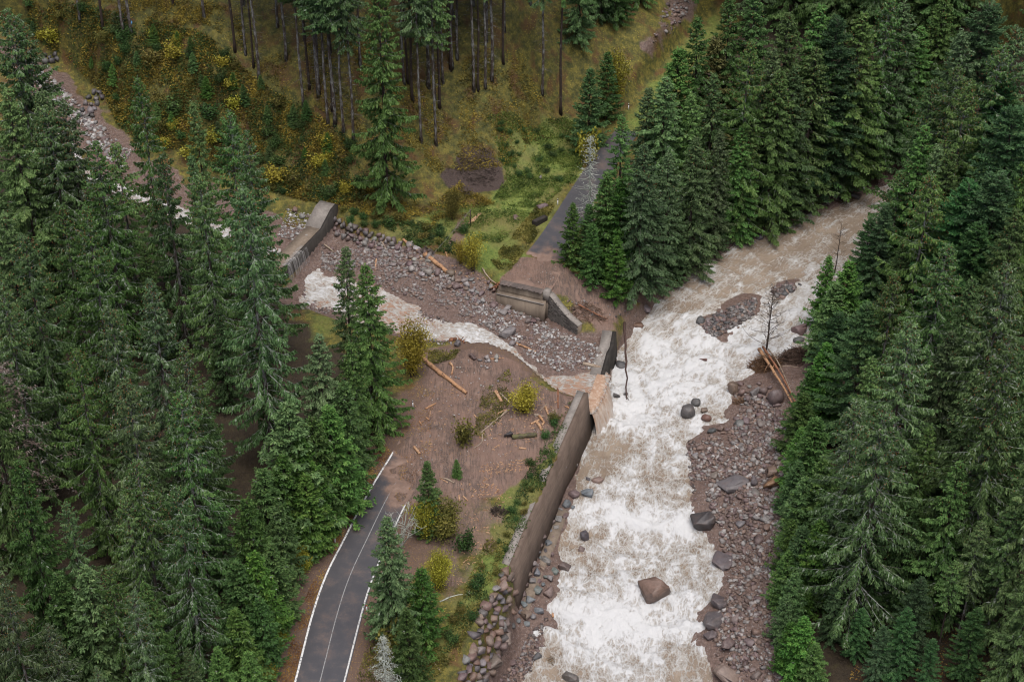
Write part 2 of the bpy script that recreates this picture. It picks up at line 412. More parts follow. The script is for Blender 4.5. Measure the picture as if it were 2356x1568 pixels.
def height(x, y):
    x = np.asarray(x, float); y = np.asarray(y, float)
    h = land_f(x, y)
    rough = fbm(x, y, 9, 4, 3) * .45 + fbm(x, y, 2.2, 3, 5) * .16
    dl, zl = line_dist(rc, x, y); du, zu = line_dist(uc, x, y)
    rough_k = sstep(3.5, 9, np.minimum(dl, du)) * .85 + .15
    h = h + rough * rough_k
    # roads pressed flat into the land
    k = 1 - sstep(2.9, 5.2, dl); h = h * (1 - k) + (zl - .05) * k
    k = 1 - sstep(2.6, 4.6, du); h = h * (1 - k) + (zu - .05) * k
    # puddle hollow in the clearing
    dp = np.hypot(x - POND[0], y - POND[1]); k = 1 - sstep(1.7, 3.6, dp); h = h * (1 - k) + POND[2] * k
    # walls make the trench edges sharp
    dw = np.full(x.shape, 1e9)
    for P in WALLS: dw = np.minimum(dw, line_dist(P, x, y)[0])
    wid = .25 + 1.6 * sstep(.5, 5, dw)
    # upstream bed of the side stream
    d, _ = line_dist(UPS_LINE, x, y)
    ddx, ddy = DAM_B[0] - DAM_A[0], DAM_B[1] - DAM_A[1]
    side = ((x - DAM_A[0]) * ddy - (y - DAM_A[1]) * ddx) / math.hypot(ddx, ddy)      # sign tells upstream from downstream
    ups = ups_level(x, y) + .25 * sstep(1.5, 5, d) + rough * .5 - .45 * (1 - sstep(.8, 2.4, line_dist(UPS_LINE + np.array([-3.0, -2.9, 0]), x, y)[0]))
    k = (1 - sstep(4.5, 8.0, d)) * sstep(-.2, .4, side * UPS_SIGN)
    h = h * (1 - k) + np.minimum(h, ups) * k
    # side stream bed
    s = sdf(STR_POLY, x, y); sw = sdf(STR_WATER, x, y)
    bed = str_level(x, y) + np.where(sw > 0, -np.minimum(sw * .25, .5), np.minimum(-sw * .12, .75)) + fbm(x, y, 3.0, 4, 8) * .28
    heap = np.exp(-((x - HEAP[0]) ** 2 + (y - HEAP[1]) ** 2) / 60.0) * .8
    k = sstep(-1, 1, s / wid) * (1 - sstep(-.2, .2, side * UPS_SIGN))
    h = h * (1 - k) + np.minimum(bed + heap, h + .3) * k
    # river trench
    s = sdf(RIV_POLY, x, y); sw = sdf(RIV_WATER, x, y)
    for I in ISLANDS: sw = np.minimum(sw, -sdf(I, x, y))
    off = np.where(sw > 0, -np.minimum(sw * .35, .9), np.minimum(-sw * .22, 1.3))
    bed = riv_level(x, y) + off + fbm(x, y, 3.5, 4, 21) * .35 * sstep(.2, 1.5, np.abs(sw))
    k = sstep(-1, 1, s / wid)
    return h * (1 - k) + bed * k
HEAP = at(1010, 610, -1.2)
POND = at(1243, 337, 1.25); POND[2] = float(land_f(POND[0], POND[1])) - .1
_p = UPS_LINE[8]
_dx, _dy = DAM_B[0] - DAM_A[0], DAM_B[1] - DAM_A[1]
UPS_SIGN = 1.0 if ((_p[0] - DAM_A[0]) * _dy - (_p[1] - DAM_A[1]) * _dx) > 0 else -1.0

def axis(lo, hi, step, outer):
    core = np.arange(lo, hi + 1e-6, step)
    g = [step * 1.6]
    while sum(g) < outer: g.append(min(g[-1] * 1.25, 60))
    c = np.cumsum(g)
    return np.concatenate([lo - c[::-1], core, core[-1] + c])
GX = axis(-92, 92, .45, 500); GY = axis(100, 292, .45, 500)
GXX, GYY = np.meshgrid(GX, GY)
GH = height(GXX.ravel(), GYY.ravel()).reshape(GXX.shape)

def hz(x, y):
    """height of the built ground mesh at x, y"""
    x = np.asarray(x, float); y = np.asarray(y, float)
    i = np.clip(np.searchsorted(GX, x) - 1, 0, len(GX) - 2); j = np.clip(np.searchsorted(GY, y) - 1, 0, len(GY) - 2)
    u = (x - GX[i]) / (GX[i + 1] - GX[i]); v = (y - GY[j]) / (GY[j + 1] - GY[j])
    return (GH[j, i] * (1 - u) + GH[j, i + 1] * u) * (1 - v) + (GH[j + 1, i] * (1 - u) + GH[j + 1, i + 1] * u) * v

_T = np.linspace(120, 520, 1600)
def G(px, py, lift=0.0):
    """point of the ground seen at a pixel (lift: of the surface that much above the ground)"""
    d = raydir(px, py)
    P = CAM + _T[:, None] * d
    f = P[:, 2] - lift - hz(P[:, 0], P[:, 1])
    i = np.argmax(f < 0)
    if f[i] >= 0: i = len(_T) - 1
    a, b = _T[max(i - 1, 0)], _T[i]
    for _ in range(12):
        m = (a + b) / 2; p = CAM + m * d
        if p[2] - lift - hz(p[0], p[1]) < 0: b = m
        else: a = m
    p = CAM + (a + b) / 2 * d
    p[2] -= lift
    return p
def mpp(p):
    """metres per picture unit at a point"""
    return float((np.asarray(p) - CAM) @ FW) / F

def pxpoly(lst):
    """polygon on the ground from pixels"""
    return np.array([G(a, b) for a, b in lst])

# ------------------------------------------------------------------ ground masks
def zone(lst, x, y, soft=1.5):
    return sstep(-soft, soft, sdf(pxpoly(lst), x, y) + fbm(x, y, 3.0, 3, 31) * soft * 1.6)
fx, fy = GXX.ravel(), GYY.ravel()
mud = zone([(955, 800), (1060, 800), (1190, 838), (1260, 900), (1335, 915), (1300, 990), (1225, 1090), (1150, 1150), (1060, 1150), (1000, 1120), (940, 1180), (900, 1130), (915, 1040), (955, 950), (990, 870)], fx, fy, .8)
mud = np.maximum(mud, .62 * zone([(930, 1150), (1060, 1110), (1160, 1140), (1150, 1230), (1080, 1330), (1040, 1380), (1000, 1300), (960, 1240)], fx, fy, 2.0))
mud = np.maximum(mud, zone([(1150, 655), (1200, 595), (1290, 600), (1330, 640), (1270, 690)], fx, fy, .6))
mud = np.maximum(mud, zone([(1290, 640), (1440, 640), (1500, 660), (1440, 745), (1410, 765), (1320, 740)], fx, fy, 1.2) * .9)
mud = np.maximum(mud, zone([(1030, 560), (1050, 500), (1075, 490), (1075, 530), (1060, 590)], fx, fy, .5) * .8)
bed = np.maximum(sstep(-.6, .8, sdf(STR_POLY, fx, fy)), sstep(-.6, .8, sdf(RIV_POLY, fx, fy)))
dU, _ = line_dist(UPS_LINE, fx, fy)
bed = np.maximum(bed, 1 - sstep(2.4, 4.2, dU + fbm(fx, fy, 4, 3, 4) * 2.5))
bed = np.maximum(bed, zone([(1530, -30), (1620, -30), (1560, 60), (1500, 140), (1480, 110), (1540, 50)], fx, fy, 1.0) * .8)
green = zone([(1150, 260), (1240, 300), (1300, 260), (1350, 290), (1380, 330), (1330, 420), (1220, 560), (1150, 640), (1090, 600), (1000, 560), (880, 510), (900, 480), (1010, 500), (1120, 470), (1150, 400)], fx, fy, 2.2)
green = np.maximum(green, zone([(1150, 1090), (1230, 1010), (1330, 920), (1310, 1000), (1250, 1140), (1180, 1300), (1080, 1440), (1000, 1520), (960, 1500), (1040, 1380), (1100, 1250)], fx, fy, 1.2) * .75)
green = np.maximum(green, zone([(700, 720), (760, 730), (780, 790), (720, 780)], fx, fy, 1) * .6)
green = np.maximum(green, zone([(975, 805), (1060, 802), (1050, 825), (980, 845)], fx, fy, .5) * .6)
brush = zone([(1060, 360), (1110, 335), (1140, 350), (1165, 420), (1100, 450), (1030, 430), (1010, 400)], fx, fy, 1.0)
dR, _ = line_dist(rc, fx, fy); dU2, _ = line_dist(uc, fx, fy)
litter = (1 - sstep(4.5, 8.5, dR + fbm(fx, fy, 4, 3, 9) * 3)) * .9
litter = np.maximum(litter, (1 - sstep(2.5, 5, dU2 + fbm(fx, fy, 4, 3, 9) * 2)) * .3)
green = np.maximum(green, zone([(1392, 335), (1450, 335), (1530, 235), (1620, 125), (1690, 40), (1640, 30), (1560, 110), (1470, 225)], fx, fy, 1.0) * .8)
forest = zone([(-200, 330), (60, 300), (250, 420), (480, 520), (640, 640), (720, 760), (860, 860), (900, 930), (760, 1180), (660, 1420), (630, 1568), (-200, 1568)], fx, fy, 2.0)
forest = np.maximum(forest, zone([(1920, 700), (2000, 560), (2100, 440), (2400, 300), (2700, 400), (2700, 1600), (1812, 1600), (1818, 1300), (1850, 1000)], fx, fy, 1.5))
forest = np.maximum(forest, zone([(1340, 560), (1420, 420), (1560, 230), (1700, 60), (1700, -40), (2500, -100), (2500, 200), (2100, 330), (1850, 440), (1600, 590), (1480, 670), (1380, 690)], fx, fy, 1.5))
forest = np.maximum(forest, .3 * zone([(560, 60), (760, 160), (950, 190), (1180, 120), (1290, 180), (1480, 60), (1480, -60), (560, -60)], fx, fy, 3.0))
m1 = np.stack([mud, bed, green, np.ones_like(mud)], 1)
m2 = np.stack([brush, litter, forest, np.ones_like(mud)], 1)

# ------------------------------------------------------------------ ground material
def mat_ground():
    t = NT('ground_soil'); p = t.pos()
    a = t.sep(t.attr('zones', 'Color')); b = t.sep(t.attr('zones_more', 'Color'))
    n1 = t.noise(p, .12, 4, .6); n2 = t.noise(p, 1.0, 7, .78); n3 = t.noise(p, 4.5, 5, .7); n4 = t.noise(p, .35, 4, .6, .4)
    moss = t.ramp(n2, [(.34, (.030, .036, .010)), (.47, (.075, .074, .017)), (.58, (.15, .128, .027)), (.72, (.25, .205, .046))])
    rust = t.ramp(n3, [(.3, (.055, .028, .012)), (.6, (.12, .058, .022)), (.8, (.165, .09, .038))])
    floor = t.mix(t.ramp(n4, [(.50, 0.0), (.64, .85)]), moss, rust)
    specks = t.ramp(t.vor(p, 3.2), [(.0, 1.0), (.17, 1.0), (.22, 0.0)])
    specks = t.math('MULTIPLY', specks, t.ramp(t.noise(p, .5, 3), [(.45, 0.0), (.6, .8)]))
    floor = t.mix(specks, floor, (.36, .29, .045))
    grass = t.ramp(t.noise(p, 2.4, 5, .7), [(.28, (.042, .075, .015)), (.5, (.12, .165, .032)), (.68, (.20, .225, .055)), (.85, (.30, .27, .10))])
    grass = t.mix(t.ramp(n1, [(.4, 0.0), (.62, .65)]), grass, t.ramp(n3, [(.3, (.10, .075, .03)), (.7, (.20, .15, .055))]))
    mudc = t.ramp(t.noise(p, .9, 6, .7, .6), [(.25, (.11, .072, .055)), (.5, (.19, .124, .095)), (.75, (.27, .185, .145))])
    ml = t.noise(t.coord('Object', (1.6, .22, 1), (0, 0, math.radians(28))), 1.3, 6, .72, .5)
    mudc = t.mix(t.ramp(ml, [(.42, 0.0), (.50, .9), (.56, 0.0)]), mudc, (.085, .064, .056))
    mudc = t.mix(t.ramp(ml, [(.60, 0.0), (.72, .8)]), mudc, (.27, .20, .17))
    mudc = t.mix(t.ramp(t.noise(p, .22, 4, .6), [(.45, 0.0), (.6, .6)]), mudc, (.20, .125, .095))
    peb = t.vor(p, 5.5, 'F1', 'Color'); pebd = t.vor(p, 5.5)
    stone = t.mix(t.sep(peb)[0], (.10, .072, .066), (.30, .26, .245))
    pm = t.math('MULTIPLY', t.ramp(pebd, [(.25, 1.0), (.42, 0.0)]), t.ramp(t.sep(peb)[1], [(.45, 0.0), (.6, .9)]))
    bedc = t.mix(pm, t.ramp(t.noise(p, 2.6, 7, .78), [(.3, (.058, .038, .031)), (.5, (.13, .086, .070)), (.62, (.19, .132, .108)), (.8, (.27, .205, .172))]), stone)
    brushc = t.ramp(t.noise(t.coord('Object', (1, 3, 1)), 3.5, 6, .8), [(.3, (.022, .015, .013)), (.6, (.075, .052, .044)), (.85, (.15, .11, .09))])
    lv = t.vor(p, 6.0, 'F1', 'Color'); ls = t.sep(lv)
    leaf = t.mix(ls[0], (.15, .068, .028), (.30, .20, .06))
    leafm = t.math('MULTIPLY', t.ramp(t.vor(p, 6.0), [(.22, 1.0), (.34, 0.0)]), t.ramp(ls[1], [(.3, 0.0), (.4, 1.0)]))
    litc = t.mix(leafm, t.mix(n2, (.085, .055, .042), (.16, .105, .078)), leaf)
    def edge(m, lo=.35, hi=.65):
        s = t.math('ADD', m, t.math('MULTIPLY', t.math('SUBTRACT', n3, .5), .7))
        return t.ramp(s, [(lo, 0.0), (hi, 1.0)])
    shaded_duff = t.ramp(n2, [(.3, (.020, .014, .009)), (.55, (.042, .030, .017)), (.75, (.060, .052, .020))])  # needle litter, its colour also darkened for the deep shade under the trees
    c = t.mix(edge(b[2], .25, .75), floor, shaded_duff)
    c = t.mix(edge(b[1]), c, litc)
    c = t.mix(edge(a[2], .3, .8), c, grass)
    c = t.mix(edge(b[0]), c, brushc)
    c = t.mix(edge(a[0]), c, mudc)
    c = t.mix(edge(a[1]), c, bedc)
    h = t.math('ADD', t.math('MULTIPLY', n3, 1.0), t.math('ADD', t.math('MULTIPLY', n2, .8), t.math('MULTIPLY', ml, .6)))
    rill = t.ramp(ml, [(.42, 0.0), (.50, .3), (.56, 0.0)])
    wet = t.math('SUBTRACT', t.math('SUBTRACT', .85, rill), t.math('MULTIPLY', t.math('MAXIMUM', edge(a[0]), edge(a[1])), .32))
    return t.done(c, wet, t.bump(h, .8, .18), .35)
M_GROUND = mat_ground()
nx, ny = len(GX), len(GY)
idx = np.arange(nx * ny).reshape(ny, nx)
Fg = np.stack([idx[:-1, :-1], idx[:-1, 1:], idx[1:, 1:], idx[1:, :-1]], -1).reshape(-1, 4)
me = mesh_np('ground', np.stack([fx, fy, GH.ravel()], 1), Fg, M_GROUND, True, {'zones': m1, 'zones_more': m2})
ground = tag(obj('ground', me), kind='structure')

# ------------------------------------------------------------------ water
def mat_water(name, beige, dark, foam_gain):
    t = NT(name); p0 = t.pos()
    fl = t.n('ShaderNodeVectorMath', operation='MULTIPLY'); t.l(t.attr('flow', 'Vector'), fl.inputs[0]); fl.inputs[1].default_value = (.5, 1.0, 1.0); p = fl.outputs[0]
    fo = t.attr('foam'); crest = t.attr('crest')
    wv = t.noise(p, .55, 3, .5, 0, 'Color')
    mp = t.n('ShaderNodeVectorMath', operation='SCALE'); t.l(wv, mp.inputs[0]); mp.inputs['Scale'].default_value = 1.3
    ad = t.n('ShaderNodeVectorMath', operation='ADD'); t.l(p, ad.inputs[0]); t.l(mp.outputs[0], ad.inputs[1])
    q = ad.outputs[0]
    lace = t.ramp(t.vor(q, 1.5, 'DISTANCE_TO_EDGE'), [(0.0, 1.0), (.05, .55), (.13, 0.0)])
    lace2 = t.ramp(t.vor(q, 3.3, 'DISTANCE_TO_EDGE'), [(0.0, 1.0), (.07, .5), (.17, 0.0)])
    n1 = t.noise(q, 1.3, 6, .68, .6); n2 = t.noise(q, 4.5, 5, .72, .9); n3 = t.noise(p, 12.0, 4, .7, .4)
    s = t.math('ADD', t.math('MULTIPLY', fo, .9), t.math('MULTIPLY', t.math('SUBTRACT', n1, .5), 1.2))
    s = t.math('ADD', s, t.math('MULTIPLY', t.math('SUBTRACT', n2, .5), 1.5))
    s = t.math('ADD', s, t.math('MULTIPLY', t.math('SUBTRACT', n3, .5), 1.0))
    s = t.math('ADD', s, t.math('MULTIPLY', lace, .42))
    s = t.math('ADD', s, t.math('MULTIPLY', lace2, .34))
    s = t.math('ADD', s, t.math('MULTIPLY', crest, .4))
    f = t.ramp(t.math('SUBTRACT', s, .13), [(.10, 0.0), (.34, .28), (.60, .55), (.85, .85), (1.05, 1.0)])
    wc = t.ramp(t.noise(q, .35, 4, .6), [(.3, dark), (.7, beige)])
    c = t.ramp(f, [(0.0, (.5, .5, .5)), (.3, (.355, .315, .27)), (.55, (.43, .40, .362)), (.8, (.495, .482, .465)), (1.0, (.54, .54, .537))])
    c = t.mix(t.ramp(f, [(.0, 1.0), (.30, 0.0)]), c, wc)
    rough = t.math('ADD', .16, t.math('MULTIPLY', f, .55))
    h = t.math('ADD', t.math('MULTIPLY', n1, .6), t.math('ADD', t.math('MULTIPLY', n2, .25), t.math('MULTIPLY', f, .25)))
    return t.done(c, rough, t.bump(t.math('ADD', h, t.math('MULTIPLY', n3, .2)), .85, .35), .45)
def mat_fall():
    t = NT('falling_silty_water')
    def vec(a, b):
        m = t.n('ShaderNodeVectorMath', operation='MULTIPLY'); t.l(t.attr('flow', 'Vector'), m.inputs[0]); m.inputs[1].default_value = (a, b, 1); return m.outputs[0]
    n = t.noise(vec(.7, 1.7), 1.0, 6, .75, 1.1); n2 = t.noise(vec(1.6, 1.6), 1.3, 5, .7, .8)
    s = t.math('ADD', t.math('MULTIPLY', n, .8), t.math('ADD', t.math('MULTIPLY', n2, .35), t.math('MULTIPLY', t.attr('foam'), .45)))
    c = t.ramp(s, [(.42, (.26, .15, .095)), (.58, (.36, .235, .16)), (.74, (.48, .39, .32)), (.95, (.62, .60, .57))])
    return t.done(c, .35, t.bump(n, .5, .1), .45)
M_FALL = mat_fall()
def mat_veil():
    t = NT('thin_water_veil')
    m = t.n('ShaderNodeVectorMath', operation='MULTIPLY'); t.l(t.attr('flow', 'Vector'), m.inputs[0]); m.inputs[1].default_value = (.25, 4.5, 1)
    n = t.noise(m.outputs[0], 1.0, 5, .7)
    b = t.n('ShaderNodeBsdfPrincipled'); b.inputs['Base Color'].default_value = (.52, .50, .48, 1); b.inputs['Roughness'].default_value = .35
    t.l(t.ramp(n, [(.42, 0.0), (.56, .35), (.72, .85)]), b.inputs['Alpha']); t.l(b.outputs[0], t.out.inputs['Surface'])
    return t.m
M_VEIL = mat_veil()
M_RIVER = mat_water('river_whitewater', (.29, .232, .175), (.20, .152, .112), 1)
M_STREAM = mat_water('stream_whitewater', (.36, .232, .16), (.27, .165, .115), 1)

def flow_coords(line, x, y):
    best = np.full(np.shape(x), 1e9); s_ = np.zeros(np.shape(x)); t_ = np.zeros(np.shape(x)); c = 0.0
    for a, b_ in zip(line[:-1], line[1:]):
        L = math.hypot(b_[0] - a[0], b_[1] - a[1]); dd, tt = seg_dist(x, y, a, b_)
        sg = np.sign((b_[0] - a[0]) * (y - a[1]) - (b_[1] - a[1]) * (x - a[0]))
        m = dd < best; best = np.where(m, dd, best); s_ = np.where(m, c + tt * L, s_); t_ = np.where(m, dd * sg, t_); c += L
    return s_, t_
RIV_LINE = resample(np.vstack([pts([(2300, 330, -1), (2050, 465, -2.5), (1900, 570, -3.8), (1720, 700, -5), (1570, 840, -6.2), (1490, 1000, -6.8), (1460, 1200, -7.5), (1440, 1400, -8.5), (1425, 1568, -9.3)]), [[at(1425, 1568, -9.3)[0], 60, -10]]]), 3.0)
STR_LINE = resample(pts([(660, 640, -2), (800, 690, -2.2), (960, 740, -2.5), (1080, 770, -2.8), (1180, 815, -3.2), (1280, 878, -3.5), (1420, 890, -3.6)]), 1.5)
def water_mesh(name, poly, level, step, mat, foam_fn, amp, grow=1.0, line=None):
    lo = poly[:, :2].min(0) - 2; hi = poly[:, :2].max(0) + 2
    xs = np.arange(lo[0], hi[0], step); ys = np.arange(max(lo[1], 96), min(hi[1], 330), step)
    X, Y = np.meshgrid(xs, ys); x, y = X.ravel(), Y.ravel()
    s = sdf(poly, x, y)
    keep = (s > -grow)
    wx = x + fbm(x, y, 4, 2, 77) * 1.5; wy = y + fbm(x, y, 4, 2, 78) * 1.5
    rid = 1 - np.abs(fbm(wx, wy, 2.6, 3, 41)) * 2.0
    rid2 = 1 - np.abs(fbm(wx, wy * .8, 1.1, 3, 43)) * 2.0
    foam = foam_fn(x, y)
    a = amp * (.35 + .9 * np.clip(foam, 0, 1))
    z = level(x, y) + a * (.34 * rid + .34 * rid2 - .42) + a * .5 * fbm(x, y, .75, 3, 45) + fbm(x, y, 7, 2, 49) * amp * .9
    z -= np.clip(-s, 0, 2) * .25
    if line is RIV_LINE:                                 # standing waves across the current and broken water on the drops
        s_, t_ = flow_coords(line, x, y)
        gl = (level(x, y) - level(x - .5 * 0, y - 1.5)) / 1.5
        ph = s_ + 1.6 * fbm(x, y, 5, 2, 52) * 2 + .012 * t_ * t_
        wav = np.sin(2 * math.pi * ph / 5.2) * (.5 + fbm(x, y, 9, 2, 53))
        z += .36 * wav * np.clip(foam + .2, .2, 1)
        foam = foam + .22 * wav + np.clip((gl - .09) * 2.2, 0, .5)
    crest = np.clip((.6 * rid + .4 * rid2 - .55) * 1.6, -.6, .8)
    I = np.arange(len(x)).reshape(X.shape); K = keep.reshape(X.shape)
    q = K[:-1, :-1] & K[:-1, 1:] & K[1:, 1:] & K[1:, :-1]
    Fq = np.stack([I[:-1, :-1][q], I[:-1, 1:][q], I[1:, 1:][q], I[1:, :-1][q]], -1)
    u, inv = np.unique(Fq, return_inverse=True)
    V = np.stack([x, y, z], 1)[u]
    return mesh_np(name, V, inv.reshape(-1, 4), mat, True, {'foam': foam[u], 'crest': crest[u], 'flow': np.stack(list(flow_coords(line, x[u], y[u])) + [z[u], np.ones(len(u))], 1)})

def blobs(lst, x, y):
    o = np.zeros(np.shape(x))
    for (px, py, r, a, lv) in lst:
        c = at(px, py, lv)
        o += a * np.exp(-((x - c[0]) ** 2 + (y - c[1]) ** 2) / (r * r))
    return o
def river_foam(x, y):
    f = np.full(np.shape(x), .62)
    f += blobs([(1950, 500, 9, -.34, -3), (1800, 560, 9, -.34, -3.8), (1700, 610, 7, -.30, -4.3), (1620, 640, 6, -.30, -4.7), (1550, 680, 4, -.25, -5), (1880, 540, 8, -.22, -3.4), (2050, 460, 10, -.35, -2.3), (1800, 640, 5, -.35, -4.5),
                (1390, 1050, 4.0, -.42, -6.8), (1350, 1085, 3.5, -.4, -6.9), (1410, 1010, 3, -.45, -6.7), (1330, 1120, 2.5, -.4, -7), (1310, 1230, 3, -.55, -7.6), (1320, 1270, 3, -.4, -7.8), (1640, 1540, 5, -.5, -9.3), (1600, 1560, 4, -.3, -9.3), (1230, 1540, 3.2, -.5, -9.1), (1250, 1500, 2.5, -.3, -9), (1550, 1110, 5, -.25, -7), (1480, 1240, 4, -.2, -7.8), (1560, 1280, 4, -.22, -7.9), (1415, 790, 2.5, -.45, -6.2),
                (1470, 860, 7, .35, -6.3), (1600, 850, 7, .3, -6), (1450, 960, 5, .4, -6.7), (1700, 780, 5, .3, -5.4), (1850, 700, 6, .25, -4.5), (1450, 1195, 5, .3, -7.4), (1550, 1205, 4, .3, -7.4), (1450, 1425, 7, .35, -8.7), (1350, 1425, 4, .3, -8.7), (1560, 1440, 5, .3, -8.8)], x, y)
    s_, t_ = flow_coords(RIV_LINE, x, y)
    return f - .06 + fbm(x, y, 6, 3, 61) * .3 + fbm(s_ * .5, t_, 1.6, 4, 63) * .75
def stream_foam(x, y):
    f = np.full(np.shape(x), .18)
    f += blobs([(730, 650, 4, .42, -2), (770, 680, 4, .2, -2.1), (1060, 770, 3, .34, -2.8), (1100, 780, 3, .34, -2.9), (1000, 745, 3, .2, -2.6), (1150, 805, 2.5, .4, -3), (1220, 850, 2, .25, -3.3), (1330, 885, 4, -.15, -3.6)], x, y)
    return f + fbm(x, y, 3, 3, 62) * .3
tag(obj('river', water_mesh('river', RIV_WATER, riv_level, .22, M_RIVER, river_foam, .30, 2.2, RIV_LINE)), kind='structure')
tag(obj('stream', water_mesh('stream', STR_WATER, str_level, .2, M_STREAM, stream_foam, .2, .8, STR_LINE)), kind='structure')
ups_poly = np.vstack([UPS_LINE + np.array([-3.4, -1.6, 0]), (UPS_LINE + np.array([-2.6, -4.2, 0]))[::-1]])
tag(obj('upper_stream', water_mesh('upper_stream', ups_poly, lambda x, y: ups_level(x, y) - .02, .35, M_STREAM, lambda x, y: np.full(np.shape(x), .5), .2, .6, UPS_LINE)), kind='structure')

# ------------------------------------------------------------------ roads
def mat_asphalt():
    t = NT('wet_asphalt'); p = t.pos()
    n = t.noise(p, 14, 4, .7); n2 = t.noise(p, .5, 4, .6); n3 = t.noise(p, 4.5, 5, .7)
    c = t.mix(n, (.052, .050, .055), (.082, .080, .086))
    c = t.mix(t.ramp(n2, [(.4, 0.0), (.7, .5)]), c, (.10, .096, .10))
    mudc = t.ramp(t.noise(p, .9, 6, .7, .6), [(.25, (.11, .072, .055)), (.5, (.19, .124, .095)), (.75, (.27, .185, .145))])
    s = t.math('ADD', t.attr('mudcover'), t.math('MULTIPLY', t.math('SUBTRACT', n3, .5), .8))
    s = t.math('ADD', s, t.math('MULTIPLY', t.math('SUBTRACT', n2, .5), 1.5))
    k = t.ramp(s, [(.4, 0.0), (.62, 1.0)])
    film = t.ramp(s, [(-.0, 0.0), (.5, .6)])
    c = t.mix(film, c, mudc); c = t.mix(k, c, mudc)
    return t.done(c, t.math('ADD', .32, t.math('MULTIPLY', k, .25)), t.bump(n, .3, .02), .45)
def mat_paint():
    t = NT('worn_road_paint'); p = t.pos()
    w = t.ramp(t.noise(p, 3.2, 5, .75), [(.34, 0.0), (.5, 1.0)])
    c = t.mix(t.math('MULTIPLY', w, t.attr('wear')), (.085, .083, .088), (.66, .66, .64))
    k = t.ramp(t.math('ADD', t.attr('mudcover'), t.math('MULTIPLY', t.math('SUBTRACT', t.noise(p, 4.5, 5, .7), .5), .8)), [(.45, 0.0), (.6, 1.0)])
    return t.done(t.mix(k, c, (.185, .130, .108)), .6)
M_ASPH, M_PAINT = mat_asphalt(), mat_paint()

def mudcover_at(x, y):
    m = sdf(pxpoly([(915, 985), (925, 1030), (912, 1100), (935, 1150), (1000, 1130), (1300, 900), (1000, 780), (920, 880)]), x, y)
    m2 = sdf(pxpoly([(1140, 660), (1190, 590), (1245, 590), (1300, 600), (1300, 700)]), x, y)
    nz = fbm(x, y, 3.0, 4, 71) * 2.6
    return np.maximum(sstep(-3.2, 1.5, m + nz), sstep(-3.2, 1.5, m2 + nz))

def ribbon(L, R, nacross, z_off=0.0):
    n = len(L)
    u = np.linspace(0, 1, nacross)[None, :, None]
    V = (L[:, None] * (1 - u) + R[:, None] * u)
    V[..., 2] += z_off + .03 * (1 - (2 * u[..., 0] - 1) ** 2)
    V = V.reshape(-1, 3)
    I = np.arange(n * nacross).reshape(n, nacross)
    return V, np.stack([I[:-1, :-1], I[:-1, 1:], I[1:, 1:], I[1:, :-1]], -1).reshape(-1, 4)

def fine(P, n):
    s = np.linspace(0, 1, len(P)); u = np.linspace(0, 1, n)
    return np.stack([np.interp(u, s, P[:, k]) for k in range(3)], 1)
def build_road(L, R, lines):
    n = len(L) * 3
    L, R = fine(L, n), fine(R, n)
    V, Fq = ribbon(L, R, 20)
    V[:, 2] -= .14 * sstep(.7, .95, mudcover_at(V[:, 0], V[:, 1]))       # sinks under the deposited mud
    road = tag(obj('road', mesh_np('road', V, Fq, M_ASPH, True, {'mudcover': mudcover_at(V[:, 0], V[:, 1])})), kind='structure')
    for nm, off, wd, wear in lines:
        D = (R - L); wdt = np.linalg.norm(D[:, :2], axis=1)[:, None]
        D = D / wdt
        c = L + D * (off * wdt)
        V, Fq = ribbon(c - D * wd / 2, c + D * wd / 2, 3, .0)
        V[:, 2] = np.repeat(c[:, 2] + .03 * (1 - (2 * off - 1) ** 2), 3) + .008
        V[:, 2] -= .16 * sstep(.65, .92, mudcover_at(V[:, 0], V[:, 1]))
        obj(nm, mesh_np(nm, V, Fq, M_PAINT, False, {'mudcover': mudcover_at(V[:, 0], V[:, 1]), 'wear': np.full(len(V), wear)}), road)
    return road
nr = int(len(rl) * .86)
build_road(rl[:nr], rr[:nr], [('edge_line', .025, .2, 1.0), ('centre_line', .50, .09, .30), ('edge_line', .965, .17, .8)])
nu = int(len(ul) * .56)
build_road(ul[:nu], ur[:nu], [])

# ------------------------------------------------------------------ concrete and masonry
def mat_concrete(name, c0, c1, streak=(1, 1, .12), rough=.8):
    t = NT(name)
    p = t.coord('Object', streak)
    n = t.noise(p, 2.2, 6, .7); n2 = t.noise(t.pos(), .5, 4, .6); n3 = t.noise(t.pos(), 7, 4, .7)
    c = t.mix(t.ramp(n, [(.3, 0.0), (.7, 1.0)]), c0, c1)
    c = t.mix(t.ramp(n2, [(.45, 0.0), (.7, .55)]), c, tuple(v * .55 for v in c0))
    c = t.mix(t.ramp(n3, [(.62, 0.0), (.75, .35)]), c, tuple(min(1, v * 1.5) for v in c1))
    return t.done(c, rough, t.bump(t.math('ADD', n, n3), .35, .05), .3)
M_CONC = mat_concrete('pale_concrete', (.18, .158, .14), (.29, .262, .235), (1, 1, 1))
M_CONCB = mat_concrete('stained_concrete', (.15, .115, .085), (.25, .20, .155))
M_WALLC = mat_concrete('muddy_wall_concrete', (.10, .070, .053), (.165, .122, .096), (.15, .15, 1))
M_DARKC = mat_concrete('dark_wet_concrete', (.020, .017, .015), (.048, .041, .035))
def mat_masonry():
    t = NT('grey_masonry_stone')
    n = t.noise(t.pos(), 3, 4, .6); r = t.rnd()
    c = t.mix(r, (.065, .058, .052), (.17, .155, .14)); c = t.mix(t.ramp(n, [(.4, 0.0), (.7, .6)]), c, (.21, .19, .17))
    return t.done(c, .85, t.bump(t.noise(t.pos(), 12, 3), .4, .03), .2)
M_MASON = mat_masonry()

